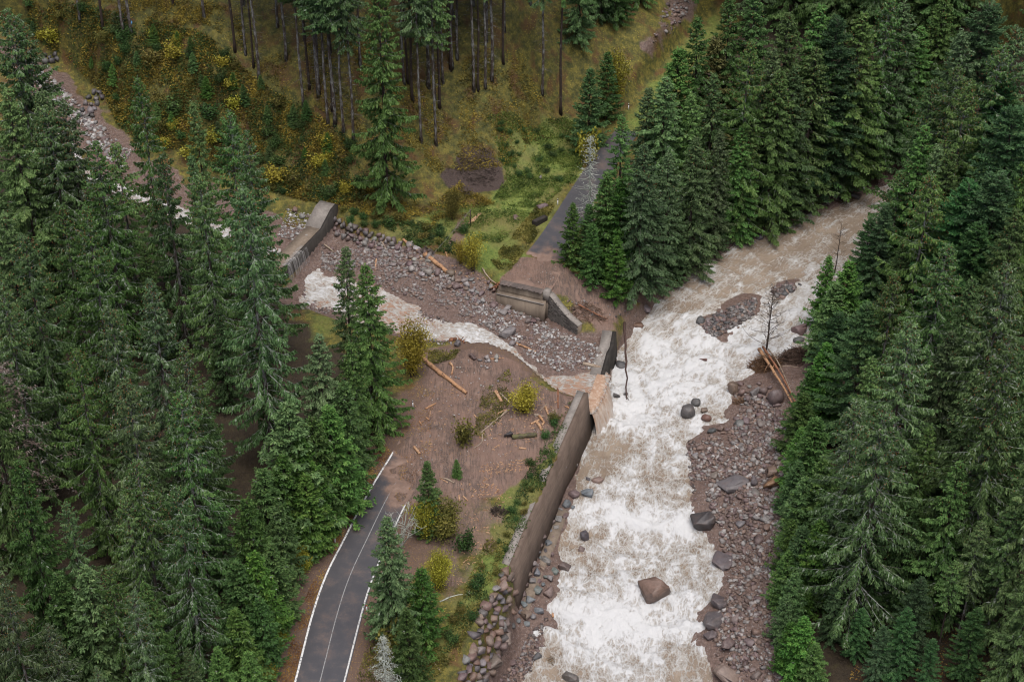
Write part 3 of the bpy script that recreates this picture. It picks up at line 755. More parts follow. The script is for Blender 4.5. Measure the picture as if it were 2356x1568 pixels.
def strip_wall(P, inward, z_top, z_bot, thick, batter=0.0):
    """wall along a polyline: P river-side top edge, inward (2,) unit vectors per point, z_top / z_bot arrays"""
    P = np.asarray(P); n = len(P)
    inn = np.asarray(inward)
    o = np.stack([P[:, 0], P[:, 1], z_top], 1); i = np.stack([P[:, 0] + inn[:, 0] * thick, P[:, 1] + inn[:, 1] * thick, z_top], 1)
    ob = np.stack([P[:, 0] - inn[:, 0] * batter, P[:, 1] - inn[:, 1] * batter, z_bot], 1); ib = np.stack([i[:, 0], i[:, 1], z_bot], 1)
    V = np.stack([o, i, ib, ob], 1).reshape(-1, 3)
    Fq = []
    for k in range(n - 1):
        a, b = k * 4, k * 4 + 4
        for q in range(4):
            Fq.append([a + q, a + (q + 1) % 4, b + (q + 1) % 4, b + q])
    Fq.append([3, 2, 1, 0]); e = (n - 1) * 4; Fq.append([e, e + 1, e + 2, e + 3])
    return V, np.array(Fq)
def inward_of(P, ref):
    T = np.gradient(np.asarray(P)[:, :2], axis=0); T /= np.linalg.norm(T, axis=1)[:, None]
    N = np.stack([-T[:, 1], T[:, 0]], 1)
    s = np.sign(((np.asarray(ref)[:2] - np.asarray(P)[:, :2]) * N).sum(1))
    return N * s[:, None]

# long retaining wall beside the river
wt = resample(WALL_TOP, 2.0)
inw = inward_of(wt, at(1150, 1100, -.5))
rw = tag(empty('retaining_wall', wt[0]), 'long mud-brown concrete retaining wall with pale coping beside the white river', 'wall')
def child(name, V, Fq, mat, parent, smooth=False, attrs=None):
    loc = np.array(parent.location)
    return obj(name, mesh_np(name, V - loc, Fq, mat, smooth, attrs), parent)
child('wall_face', *strip_wall(wt, inw, wt[:, 2], wt[:, 2] - 7.5 - np.linspace(1.5, 0, len(wt)), .55, .75), M_WALLC, rw)
cp = wt.copy(); cp[:, :2] += inw * .50
child('coping', *strip_wall(cp, inw, wt[:, 2] + .06, wt[:, 2] - .7, .85), M_CONC, rw)
# footing ledge at the wall's foot
ft = wt.copy(); ft[:, :2] -= inw * 1.6
zf = riv_level(ft[:, 0], ft[:, 1]) + np.linspace(.75, .05, len(ft))
nf = int(len(ft) * .6)
child('footing', *strip_wall(ft[:nf], inw[:nf], zf[:nf], zf[:nf] - 1.5, 1.35, .3), M_CONCB, rw)

# sill dam where the side stream drops into the river
dm = np.vstack([at(1418, 762, -2.5), at(1411, 800, -3.0), at(1404, 812, -3.42), at(1390, 864, -3.5), at(1380, 893, -3.55), at(1370, 920, -3.55), at(1357, 948, -3.55)])
inm = inward_of(dm, at(1330, 830, -3.5))
dam = tag(empty('sill_dam', dm[3]), 'low concrete sill dam at the mouth of the side stream with a dark downstream face', 'dam')
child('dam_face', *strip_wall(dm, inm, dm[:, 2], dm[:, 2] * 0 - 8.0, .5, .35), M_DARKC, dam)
top = dm.copy(); top[:, :2] += inm * .5
child('dam_crest', *strip_wall(top[:4], inm[:4], dm[:4, 2] - .01, dm[:4, 2] * 0 - 6, 1.3), M_CONC, dam)

# upper dam
L0_, L1_ = at(743, 528, 1.15), at(674, 599, 1.05)
ud_ = (L0_ - L1_) * [1, 1, 0]; ud_ /= np.linalg.norm(ud_)
ua = np.array([L0_ + ud_ * 4.4 + [0, 0, 1.5], L0_ + ud_ * 3.0 + [0, 0, 1.4], L0_, L0_ * .66 + L1_ * .34, L0_ * .33 + L1_ * .67, L1_, L1_ - ud_ * 3.5])
inu = np.tile(inward_of(np.array([L0_, L1_]), at(640, 540, 1))[0], (len(ua), 1))
ud = tag(empty('check_dam', ua[3]), 'concrete check dam with dark wet face and pale sloping wing across the side stream', 'dam')
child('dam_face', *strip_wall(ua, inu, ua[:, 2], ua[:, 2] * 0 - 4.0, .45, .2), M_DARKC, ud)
tp = ua.copy(); tp[:, :2] += inu * .45
child('dam_wing', *strip_wall(tp[:3], inu[:3], ua[:3, 2] + .015, ua[:3, 2] - 3, 2.3), M_CONC, ud)
child('dam_crest', *strip_wall(tp[2:], inu[2:], ua[2:, 2] - .02, ua[2:, 2] - 3, 2.0), M_CONCB, ud)

# falling water: sheets from a crest line down and outward
def fall(name, P, outw, z_end, reach, mat, foam, rise=.12, gaps=False):
    P = resample(P, .12 if gaps else .25); n = len(P); m = 16
    o = inward_of(P, outw)
    V = []; 
    for k in range(m):
        v = k / (m - 1)
        rch = reach * (1 if gaps else (.45 + .75 * np.sin(np.pi * (np.arange(n) + .5) / n) ** .6))
        out = -.9 + (rch + .9) * v
        zz = P[:, 2] + rise - np.where(out > 0, (np.clip(out, 0, None) / rch) ** (1.8 if gaps else 2.3) * (P[:, 2] + rise - z_end), 0)
        jit = fbm(P[:, 0] * 3, P[:, 1] * 3 + v * 1.2, 1.3, 3, 5) * (.16 if gaps else .38 * v)
        V.append(np.stack([P[:, 0] + o[:, 0] * (out + jit), P[:, 1] + o[:, 1] * (out + jit), zz], 1))
    V = np.array(V).reshape(-1, 3)
    I = np.arange(m * n).reshape(m, n)
    Fq = np.stack([I[:-1, :-1], I[:-1, 1:], I[1:, 1:], I[1:, :-1]], -1).reshape(-1, 4)
    vv = np.repeat(np.linspace(0, 1, m), n)
    return tag(obj(name, mesh_np(name, V, Fq, mat, True, {'foam': foam + .45 * vv ** 2 + fbm(V[:, 0] * 4, V[:, 1] * 4, 1.0, 3, 9) * .25, 'crest': vv * .2, 'flow': np.stack([vv * 4, np.tile(np.arange(n) * (.12 if gaps else .25), m), vv * 0, vv * 0 + 1], 1)})), kind='structure')
fall('waterfall', dm[3:], at(1440, 900, -6), -7.0, 1.6, M_FALL, .0)
fall('upper_waterfall', np.array([at(706, 567, 1.05), at(690, 583, 1.05), at(674, 599, 1.05), at(660, 614, 1.05)]), at(760, 640, -2), -2.3, .45, M_VEIL, .45, .03, True)

# bridge abutment on the far side
P0, P1 = at(1155, 651, .3), at(1262, 675, .3)
ax = (P1 - P0); ln = np.linalg.norm(ax); ax /= ln
fr = np.array([ax[1], -ax[0], 0]); fr *= np.sign(fr @ (at(1150, 720, -3) - P0))
def obox(o, u0, u1, f0, f1, z0, z1):
    c = [o + ax * a + fr * b for a, b in ((u0, f0), (u1, f0), (u1, f1), (u0, f1))]
    bt = [np.array([q[0], q[1], z0]) for q in c]; tp = [np.array([q[0], q[1], z1]) for q in c]
    V = np.array(bt + tp)
    if np.cross(V[1] - V[0], V[3] - V[0])[2] < 0: V = V[[3, 2, 1, 0, 7, 6, 5, 4]]
    return V, BOXF
ab = tag(empty('bridge_abutment', P0), 'stepped brown concrete abutment of the washed-away bridge below the broken road end', 'abutment')
child('back_wall', *obox(P0, -.3, ln - .1, -.9, .05, -4.4, .22), M_CONCB, ab)
child('bearing_shelf', *obox(P0, -.4, ln - .25, .05, 1.0, -4.6, -.80), M_CONCB, ab)
child('shelf_lip', *obox(P0, -.4, ln - .25, .96, 1.06, -.95, -.76), M_CONC, ab)
child('corner_post', *obox(P0, ln - .75, ln + .05, -.95, .14, -1.0, .5), M_CONC, ab)
# broken asphalt lip
n = 40; uu = np.linspace(-.2, ln - .8, n)
edge = .28 + .22 * np.array([math.sin(i * 1.7) * .5 + random.random() for i in range(n)])
Vt = []
for k in range(n):
    a = P0 + ax * uu[k] - fr * .6; b = P0 + ax * uu[k] + fr * edge[k]
    for z in (.30, .40):
        Vt.append([a[0], a[1], z]); Vt.append([b[0], b[1], z - random.random() * .06])
Vt = np.array(Vt); Fq = []
for k in range(n - 1):
    i, j = k * 4, k * 4 + 4
    Fq += [[i + 2, i + 3, j + 3, j + 2], [i + 3, i + 1, j + 1, j + 3], [i + 1, i, j, j + 1]]
child('broken_asphalt_edge', Vt, np.array(Fq), mat_concrete('broken_asphalt', (.07, .06, .055), (.15, .115, .10), (1, 1, 1)), ab)

# masonry wing wall: courses of single stones
W0, W1 = at(1259, 729, -3.7), at(1330, 771, -3.7)
wx_ = W1 - W0; wl = np.linalg.norm(wx_); wx_ /= wl
wf = np.array([wx_[1], -wx_[0], 0]); wf *= np.sign(wf @ (at(1250, 790, -3.7) - W0))
def wing_top(u):
    return np.interp(u, [0, .12 * wl, .35 * wl, .7 * wl, wl], [-.1, -.15, -1.0, -1.9, -2.3])
ww = tag(empty('wing_wall', W0), 'sloping wing wall of grey coursed stone beside the broken abutment', 'wall')
us = np.linspace(0, wl, 14)
Pw = W0 + us[:, None] * wx_; Pw[:, 2] = 0
iw = np.tile(-wf[:2], (len(us), 1))
child('wall_core', *strip_wall(Pw, iw, wing_top(us), us * 0 - 5.2, .7), M_CONCB, ww)
cpw = Pw + wf * .1
child('coping', *strip_wall(cpw, iw, wing_top(us) + .1, wing_top(us) - .03, .9), M_CONC, ww)
bm = bmesh.new(); bmesh.ops.create_cube(bm, size=1.0)
bmesh.ops.bevel(bm, geom=bm.edges[:], offset=.06, segments=1, affect='EDGES')
STONE_BLOCK = bpy.data.meshes.new('masonry_stone'); bm.to_mesh(STONE_BLOCK); bm.free(); STONE_BLOCK.materials.append(M_MASON)
rot = math.atan2(wx_[1], wx_[0])
hc = .23; z = -4.3; row = 0
while z < 0:
    u = -.05 if row % 2 else -.25
    while u < wl - .1:
        L = random.uniform(.42, .72)
        c = u + L / 2
        if 0 < c < wl and z + hc < wing_top(c) + .05:
            o = bpy.data.objects.new('stone', STONE_BLOCK); COL.objects.link(o); o.parent = ww
            p = W0 + wx_ * c + wf * random.uniform(.0, .04)
            o.location = (p[0] - W0[0], p[1] - W0[1], z + hc / 2 - W0[2])
            o.rotation_euler = (0, 0, rot + random.uniform(-.02, .02)); o.scale = (L - .035, .22, hc - .035)
        u += L
    z += hc; row += 1

# low bank wall by the near side of the stream mouth
nb = pts([(1186, 822, -1.15), (1215, 841, -1.2), (1248, 864, -1.25)])
inb = inward_of(nb, at(1180, 880, -1))
bw = tag(obj('bank_wall', mesh_np('bank_wall', *strip_wall(nb, inb, nb[:, 2], nb[:, 2] - 3, .45), M_CONCB)), 'low straight concrete bank wall along the narrow stream by the yellow bush', 'wall')

# ------------------------------------------------------------------ conifers
def mat_needles(name, dark, mid, light, brown=(.20, .12, .03)):
    t = NT(name); tint = t.attr('tint'); lich = t.attr('lich'); r = t.rnd()
    c = t.ramp(tint, [(0.0, dark), (.55, mid), (1.0, light)])
    hs = t.n('ShaderNodeHueSaturation'); t.l(c, hs.inputs['Color'])
    t.l(t.math('ADD', .482, t.math('MULTIPLY', r, .03)), hs.inputs['Hue'])
    t.l(t.math('ADD', .88, t.math('MULTIPLY', t.math('FRACT', t.math('MULTIPLY', r, 7.3)), .3)), hs.inputs['Saturation'])
    t.l(t.math('ADD', .62, t.math('MULTIPLY', t.math('FRACT', t.math('MULTIPLY', r, 13.7)), .75)), hs.inputs['Value'])
    c = t.mix(lich, hs.outputs[0], (.33, .37, .30))
    b = t.n('ShaderNodeBsdfPrincipled'); t.l(c, b.inputs['Base Color']); b.inputs['Roughness'].default_value = .62
    b.inputs['Specular IOR Level'].default_value = .25
    tr = t.n('ShaderNodeBsdfTranslucent'); t.l(c, tr.inputs['Color'])
    mx = t.n('ShaderNodeMixShader'); mx.inputs[0].default_value = .22
    t.l(b.outputs[0], mx.inputs[1]); t.l(tr.outputs[0], mx.inputs[2]); t.l(mx.outputs[0], t.out.inputs['Surface'])
    return t.m
M_NEEDLE = mat_needles('spruce_needles', (.048, .092, .031), (.100, .180, .060), (.175, .260, .098))
M_YOUNG = mat_needles('young_spruce_needles', (.042, .088, .027), (.090, .180, .050), (.165, .260, .080))
M_FIR = mat_needles('fir_needles', (.032, .076, .032), (.064, .145, .054), (.118, .208, .078))
M_GOLD = mat_needles('golden_needles', (.10, .09, .02), (.22, .17, .035), (.34, .27, .06))
M_DEADN = mat_needles('dry_brown_twigs', (.055, .038, .028), (.11, .08, .062), (.19, .15, .12))
M_BRUSH = mat_needles('torn_brown_brush', (.085, .055, .035), (.17, .11, .065), (.27, .19, .12))
def mat_bark(name, base, lichen, amt):
    t = NT(name); p = t.coord('Object', (1, 1, .35))
    n = t.noise(p, 6, 5, .7); n2 = t.noise(p, 2.2, 4, .65)
    c = t.mix(n, tuple(v * .55 for v in base), base)
    c = t.mix(t.ramp(n2, [(max(.0, .62 - amt * .35), 0.0), (.72 - amt * .25, 1.0)]), c, lichen)
    return t.done(c, .9, t.bump(n, .6, .04), .15)
M_BARK = mat_bark('spruce_bark', (.11, .085, .07), (.27, .27, .25), .45)
M_BARKD = mat_bark('dark_bark', (.075, .055, .045), (.16, .15, .135), .15)
M_LICH = mat_bark('lichen_branches', (.12, .10, .08), (.40, .43, .38), .55)
M_WHITE = mat_bark('lichen_white_branches', (.22, .22, .19), (.44, .47, .41), .9)
def mat_plain(name, c0, c1, scale=5, rough=.8, spec=.3):
    t = NT(name); n = t.noise(t.coord('Object'), scale, 4, .65)
    return t.done(t.mix(n, c0, c1), rough, t.bump(n, .4, .03), spec)
M_CONE = mat_plain('spruce_cones', (.16, .075, .03), (.30, .15, .06), 8)

def rot_z(v, a):
    c, s = np.cos(a), np.sin(a)
    return np.stack([v[..., 0] * c - v[..., 1] * s, v[..., 0] * s + v[..., 1] * c, v[..., 2]], -1)
def norm(v):
    return v / (np.linalg.norm(v, axis=-1, keepdims=True) + 1e-9)

def kites(p, d, length, width, rng, mid=.45):
    """leaf-shaped quads from points p along directions d"""
    n = len(p); d = norm(d)
    side = norm(np.cross(d, rng.normal(size=(n, 3)) + np.array([0, 0, .6])))
    L = np.asarray(length)[:, None]; Wd = np.asarray(width)[:, None]
    m = p + d * L * mid
    V = np.stack([p, m + side * Wd, p + d * L, m - side * Wd], 1).reshape(-1, 3)
    return V, np.arange(n * 4).reshape(n, 4)

def make_conifer(seed, H, R, base=.08, gap=.5, nb=(4, 6), prof=.8, droop=.55, dens=1.0, lich=.25, limb_r=1.0, elev=(45, 12, -14, -28), tiplift=.16, card=1.0, cones=60, stubs=0, lean=.0, skirt=.12, ragged=.2, twig_len=1.0, twig_max=.85, trunk_k=1.0):
    rng = np.random.default_rng(seed)
    leafV, leafF, leafT, leafL = [], [], [], []
    limb = Acc(); nl = 0
    bend = rng.normal(size=2) * lean
    def axis_at(z):
        f = z / H
        return np.array([bend[0] * f * f * H, bend[1] * f * f * H, 0]) + np.array([math.sin(z * .35 + seed) * .08, math.cos(z * .27 + seed) * .08, 0])
    def emit(p, d, L, Wd, T, lc):
        nonlocal nl
        V, Fq = kites(p, d, L, Wd, rng)
        leafV.append(V); leafF.append(Fq + nl); nl += len(V)
        leafT.append(np.repeat(T, 4)); leafL.append(np.repeat(lc, 4))
    zb = base * H
    z = H - .35; az = rng.uniform(0, 6.28)
    big = rng.uniform(.82, 1.12, 9)                       # uneven sectors make an uneven outline
    while z > zb:
        t = (H - z) / (H - zb)
        g = gap * (.45 + .75 * min(1, t * 2.2))
        k = int(rng.integers(nb[0], nb[1] + 1))
        for b in range(k):
            az += 2.399963 + rng.normal() * .25
            zz = z + rng.uniform(-.5, .5) * g
            L = R * (t ** prof) * (1 - skirt * float(sstep(.8, 1, t))) * rng.uniform(1 - ragged * 1.4, 1 + ragged * .6) * big[int((az % 6.2831) / 6.2831 * 8.99)] + .18
            if rng.random() < .05: L *= .55
            a0 = math.radians(np.interp(t, [0, .15, .5, 1], elev) + rng.normal() * 6)
            m = 7
            s = np.linspace(0, 1, m)
            path = np.stack([L * s * math.cos(a0), np.cumsum(rng.normal(size=m) * .015 * L), L * s * math.sin(a0) + L * tiplift * s * s * (.5 + t)], 1)
            path = rot_z(path, az) + axis_at(zz) + np.array([0, 0, zz])
            r0 = (.010 + .0052 * L) * limb_r
            V, Fq = tube(path[:m - 1], np.linspace(r0, .006, m - 1), 3, False)
            limb.add(V, Fq)
            nt = max(4, int(L * 9.5 * dens))
            si = rng.uniform(.06, 1.0, nt) ** .72
            pi = np.stack([np.interp(si, s, path[:, q]) for q in range(3)], 1)
            tg = norm(path[-1] - path[0])[None]
            lat = np.cross(tg, [[0, 0, 1.0]]); lat = norm(lat)
            sd_ = rng.choice([-1, 1], nt)[:, None]
            th = rng.uniform(.25, 1.0, nt)[:, None]
            d = tg * np.cos(th) + lat * np.sin(th) * sd_
            d[:, 2] -= droop * rng.uniform(.3, 1.1, nt)
            d = norm(d)
            lt = np.clip(.30 * L * (1.05 - si) + .30, .25, twig_max) * rng.uniform(.6, 1.15, nt) * twig_len
            tint = np.clip(.45 + rng.normal() * .12 + rng.normal(size=nt) * .2, 0, 1)
            lc = (rng.random(nt) < lich * (1.0 - .8 * si)) * rng.uniform(.35, .9, nt)
            emit(pi, d, lt * .62, np.full(nt, .055) * card + lt * .045, tint, lc)
            d2 = d.copy(); d2[:, 2] -= droop * .9
            p2 = pi + d * (lt * .5)[:, None]
            emit(p2, d2, lt * .62, np.full(nt, .05) * card + lt * .05, np.clip(tint + .12, 0, 1), lc * .3)
            # hanging side shoots
            for rep in range(3):
                f = rng.uniform(.15, .95, nt)
                p3 = pi + d * (lt * f * .75)[:, None]
                d3 = norm(d * .55 + rng.normal(size=(nt, 3)) * .45 + np.array([0, 0, -droop * 1.15]))
                emit(p3, d3, lt * rng.uniform(.28, .6, nt) + .08, np.full(nt, .045) * card + lt * .035, np.clip(tint + rng.normal(size=nt) * .16, 0, 1), lc * .2 * 0)
        z -= g
    # leader
    n = 26; zz = H - rng.uniform(0, 1.4, n)
    p = np.stack([zz * 0, zz * 0, zz], 1) + axis_at(H)
    d = np.stack([rng.normal(size=n), rng.normal(size=n), rng.uniform(.4, 1.6, n)], 1)
    emit(p, d, rng.uniform(.2, .45, n), np.full(n, .05), rng.uniform(.4, 1, n), np.zeros(n))
    # trunk
    zt = np.linspace(-.6, H - .1, 18)
    rt = np.interp(zt, [-.6, .3, 1.2, H * .5, H], [.014 * H, .0105 * H, .009 * H, .006 * H, .012])
    rt = rt * trunk_k
    Vt, Ft = tube(np.array([axis_at(max(q, 0)) + [0, 0, q] for q in zt]), rt, 8)
    tr = Acc(); tr.add(Vt, Ft)
    if stubs:
        for _ in range(stubs):
            q = rng.uniform(.15, 1.0) * zb; a = rng.uniform(0, 6.28); L = rng.uniform(.4, 1.9)
            pth = np.array([[0, 0, 0], [L * .5, 0, -.06 * L], [L, rng.normal() * .1, -.22 * L]])
            pth = rot_z(pth, a) + axis_at(q) + [0, 0, q]
            tr.add(*tube(pth, [.03, .02, .008], 3, False))
    cn = Acc()
    if cones:
        for _ in range(cones):
            q = H - (H - zb) * rng.uniform(.02, .32); t = (H - q) / (H - zb)
            rr_ = R * t ** prof * rng.uniform(.45, 1.0); a = rng.uniform(0, 6.28)
            a0 = math.radians(np.interp(t, [0, .15, .5, 1], elev))
            c = axis_at(q) + np.array([math.cos(a) * rr_, math.sin(a) * rr_, q + rr_ * math.tan(a0)])
            cn.add(*tube(np.array([c, c - [0, 0, .07], c - [0.01, 0, .18]]), [.02, .05, .015], 4))
    return dict(H=H, leaf=(np.vstack(leafV), np.vstack(leafF), np.concatenate(leafT), np.concatenate(leafL)), limb=limb, trunk=tr, cones=cn)

def conifer_proto(key, name, mat, bark, limbmat, **kw):
    d = make_conifer(**kw)
    V, Fq, T, Lc = d['leaf']
    P = {'H': d['H'], 'name': name,
         'trunk': d['trunk'].mesh(key + '_trunk', bark, True),
         'branches': d['limb'].mesh(key + '_branches', limbmat),
         'crown': mesh_np(key + '_crown', V, Fq, mat, False, {'tint': T, 'lich': Lc})}
    if kw.get('cones', 60): P['cones'] = d['cones'].mesh(key + '_cones', M_CONE)
    return P
PROTO = {}
PROTO['lich1'] = conifer_proto('lich1', 'spruce_tree', M_NEEDLE, M_BARK, M_LICH, seed=1, H=32, R=8.2, base=.10, gap=.85, nb=(5, 6), prof=.72, droop=.85, lich=.46, limb_r=1.45, cones=150, elev=(45, 8, -20, -34), tiplift=.22, dens=1.0)
PROTO['lich2'] = conifer_proto('lich2', 'spruce_tree', M_NEEDLE, M_BARK, M_LICH, seed=2, H=32, R=7.4, base=.14, gap=.95, nb=(4, 6), prof=.66, droop=.95, lich=.52, limb_r=1.6, cones=130, ragged=.3, elev=(45, 6, -24, -40), tiplift=.24, dens=1.3)
PROTO['open1'] = conifer_proto('open1', 'spruce_tree', M_NEEDLE, M_BARK, M_LICH, seed=3, H=30, R=8.0, base=.08, gap=1.0, nb=(4, 6), prof=.74, droop=.9, lich=.16, limb_r=1.1, cones=170, ragged=.35, elev=(45, 14, -12, -28), tiplift=.2, dens=1.35)
PROTO['lich3'] = conifer_proto('lich3', 'spruce_tree', M_NEEDLE, M_BARK, M_LICH, seed=21, H=31, R=7.0, base=.12, gap=.8, nb=(4, 6), prof=.8, droop=.8, lich=.5, limb_r=1.4, cones=120, ragged=.28, elev=(50, 16, -10, -26), tiplift=.16, dens=1.25)
PROTO['open2'] = conifer_proto('open2', 'spruce_tree', M_NEEDLE, M_BARK, M_LICH, seed=22, H=30, R=7.2, base=.06, gap=.9, nb=(4, 5), prof=.66, droop=1.0, lich=.12, limb_r=1.0, cones=150, ragged=.4, elev=(45, 4, -22, -36), tiplift=.26, dens=1.3)
PROTO['dark1'] = conifer_proto('dark1', 'spruce_tree', M_NEEDLE, M_BARKD, M_BARK, seed=4, H=28, R=5.4, base=.05, gap=.68, nb=(5, 6), prof=.78, droop=.65, lich=.05, cones=60, elev=(45, 12, -14, -28), dens=1.3, twig_max=1.05)
PROTO['dark2'] = conifer_proto('dark2', 'spruce_tree', M_NEEDLE, M_BARKD, M_BARK, seed=5, H=28, R=4.7, base=.04, gap=.66, nb=(4, 6), prof=.7, droop=.75, lich=.08, cones=40, ragged=.3, elev=(45, 10, -18, -34), dens=1.3, twig_max=1.05)
PROTO['young1'] = conifer_proto('young1', 'young_spruce', M_YOUNG, M_BARKD, M_BARKD, seed=6, H=12, R=2.9, base=.03, gap=.33, prof=.82, droop=.35, lich=.03, cones=0, elev=(55, 28, 5, -12), card=.9, dens=1.15)
PROTO['young2'] = conifer_proto('young2', 'young_spruce', M_YOUNG, M_BARKD, M_BARKD, seed=7, H=12, R=2.6, base=.06, gap=.36, prof=.75, droop=.4, lich=.05, cones=0, elev=(55, 25, 0, -16), card=.9, ragged=.3, dens=1.1)
PROTO['fir1'] = conifer_proto('fir1', 'fir_tree', M_FIR, M_BARKD, M_BARK, seed=8, H=26, R=6.6, base=.05, gap=.6, prof=.55, droop=.15, lich=.05, cones=0, elev=(40, 15, 2, -12), tiplift=.05, skirt=.3, dens=1.15, ragged=.3, twig_len=1.1)
PROTO['high1'] = conifer_proto('high1', 'tall_spruce', M_NEEDLE, M_BARK, M_LICH, seed=9, H=34, R=4.4, base=.50, gap=.62, prof=.6, droop=.6, lich=.15, cones=40, stubs=60, skirt=.35, trunk_k=.72)
PROTO['high2'] = conifer_proto('high2', 'tall_spruce', M_NEEDLE, M_BARKD, M_BARK, seed=10, H=34, R=3.9, base=.56, gap=.62, prof=.6, droop=.6, lich=.1, cones=40, stubs=40, skirt=.35, ragged=.3, trunk_k=.68)

TREE_N = 0
def put_conifer(key, p, h, label, group, rz=None, wide=1.0, mats=None, tilt=None):
    """thing at the trunk's foot with its parts, all sharing the kind's meshes"""
    P = PROTO[key]
    s = h / P['H']
    e = empty(P['name'], (p[0], p[1], p[2] - .05), random.uniform(0, 6.28) if rz is None else rz, (s * wide, s * wide, s))
    if tilt: e.rotation_euler = (tilt[0], tilt[1], e.rotation_euler[2])
    tag(e, label, 'tree', group)
    for part in ('trunk', 'branches', 'crown', 'cones'):
        if part in P:
            o = bpy.data.objects.new(part, P[part]); COL.objects.link(o); o.parent = e
            if part == 'crown': crown_ = o
            if part == 'cones': o['kind'] = 'stuff'; o.parent = crown_
            if mats and part in mats:
                o.material_slots[0].link = 'OBJECT'; o.material_slots[0].material = mats[part]
    return e
def tip(px, py, h): return G(px, py, h)

# ------------------------------------------------------------------ words that tell look-alike trees apart by what they stand near
LM = [(G(940, 868), 'the tall yellow shrub'), (G(740, 540), 'the upper dam'), (G(200, 300), 'the upper stream reach'), (G(700, 1380), 'the road bend'), (G(640, 1560), 'the clean asphalt'), (G(860, 1030), 'the muddied road'),
      (G(1350, 480), 'the dead white snag'), (G(1545, 640), 'the undercut bank'), (G(1770, 520), 'the dark upstream boulders'), (G(1960, 450), 'the upstream driftwood'), (G(1500, 230), 'the upper road'), (G(1800, 840), 'the river-edge bare tree'), (G(1800, 1110), 'the orange block'), (G(1800, 1500), 'the bedrock shelf'), (G(1920, 640), 'the thin bare tree'),
      (G(1100, 400), 'the cut twig pile'), (G(1418, 228), 'the golden birch'), (G(690, 660), 'the dam pool')]
def near_words(p, h=None):
    d = [math.hypot(p[0] - q[0], p[1] - q[1]) for q, _ in LM]; i = int(np.argmin(d)); w = LM[i][1]
    w = ('deep in the wood behind ' if d[i] > 36 else 'a way back from ' if d[i] > 22 else 'close by ' if d[i] > 10 else 'right beside ') + w
    if h is not None: w = ('very tall, ' if h >= 30 else 'tall, ' if h >= 25 else 'mid-sized, ' if h >= 17 else 'short, ') + w
    return w
def sized(base, p, h):
    w = base + ', ' + near_words(p, h)
    return w if len(w.split()) <= 16 else base + ', ' + near_words(p)
# ------------------------------------------------------------------ the forest: (tip x, tip y, height, kind, width)
GL = 'spruces of the dense forest left of the road'
LEFT = [(17, 20, 33, 'lich1'), (48, 45, 31, 'lich3'), (105, 250, 29, 'lich2'), (265, 330, 27, 'open2'), (318, 181, 30, 'lich2'), (444, 232, 27, 'dark2'), (526, 256, 29, 'lich1'), (567, 300, 32, 'lich1'), (147, 236, 29, 'lich2'), (14, 202, 30, 'dark1'), (92, 205, 30, 'dark2'),
 (219, 325, 30, 'lich1'), (372, 352, 28, 'open1'), (441, 355, 24, 'dark2'), (458, 403, 30, 'lich2'), (562, 434, 36, 'lich2'), (140, 468, 26, 'open1'), (194, 474, 31, 'lich1'), (7, 489, 30, 'dark1'),
 (52, 539, 31, 'open1'), (0, 652, 28, 'lich1'), (343, 640, 29, 'lich1'), (250, 704, 31, 'lich2'), (174, 801, 27, 'open1'), (287, 866, 29, 'open1'), (420, 789, 28, 'lich1'), (412, 902, 27, 'lich2'),
 (41, 1057, 26, 'dark1'), (312, 1057, 25, 'lich1'), (286, 1138, 22, 'lich2'), (405, 1117, 26, 'lich2'), (152, 1155, 19, 'open1'), (8, 1335, 23, 'open1'), (132, 1317, 15, 'young1'), (192, 1305, 17, 'young2'),
 (248, 1302, 18, 'open1'), (331, 1339, 19, 'dark1'), (305, 1360, 21, 'lich2'), (109, 1433, 16, 'lich1'), (-60, 760, 30, 'dark1'), (-70, 1150, 28, 'dark2'), (-40, 330, 30, 'dark2'), (-60, 1500, 20, 'dark1'), (45, 1490, 14, 'open1'),
 (500, 700, 15, 'dark1'), (600, 760, 15, 'dark2'), (470, 900, 15, 'dark1'), (120, 760, 16, 'dark2'), (330, 560, 17, 'dark1'), (200, 1010, 14, 'dark2'), (500, 1140, 13, 'dark1'), (430, 1330, 12, 'dark2'), (230, 1420, 11, 'dark1'), (60, 1240, 14, 'dark2'), (430, 1490, 11, 'dark1'), (340, 1540, 10, 'open2'), (220, 1530, 11, 'lich3')]
for i_, (x, y, h, k) in enumerate(LEFT):
    if k == 'lich1' and i_ % 2: k = 'lich3'
    if k == 'open1' and i_ % 2: k = 'open2'
    lb = {'lich1': 'tall spruce with pale lichen on its branches in the forest left of the road', 'lich2': 'tall ragged spruce with whitish lichen-covered limbs in the forest left of the road', 'lich3': 'pointed spruce with grey lichen on upswept arms in the forest left of the road', 'open2': 'loose spruce with long hanging arms in the forest left of the road',
          'open1': 'open-crowned spruce with drooping arms and brown cones in the forest left of the road', 'dark1': 'dense dark green spruce in the forest left of the road', 'dark2': 'narrow dark green spruce in the forest left of the road',
          'young1': 'short bright spruce among the tall forest trees left of the road', 'young2': 'short bright spruce among the tall forest trees left of the road'}[k]
    p = tip(x, y, h); lb = sized(lb.replace(' in the forest left of the road', '').replace(' among the tall forest trees left of the road', '').replace('tall ', '').replace('short ', ''), p, h)
    put_conifer(k, p, h, lb, GL, None, random.uniform(.95, 1.1) if x < 280 and y < 340 else random.uniform(.78, .9) if y < 380 else random.uniform(.80, 1.0))
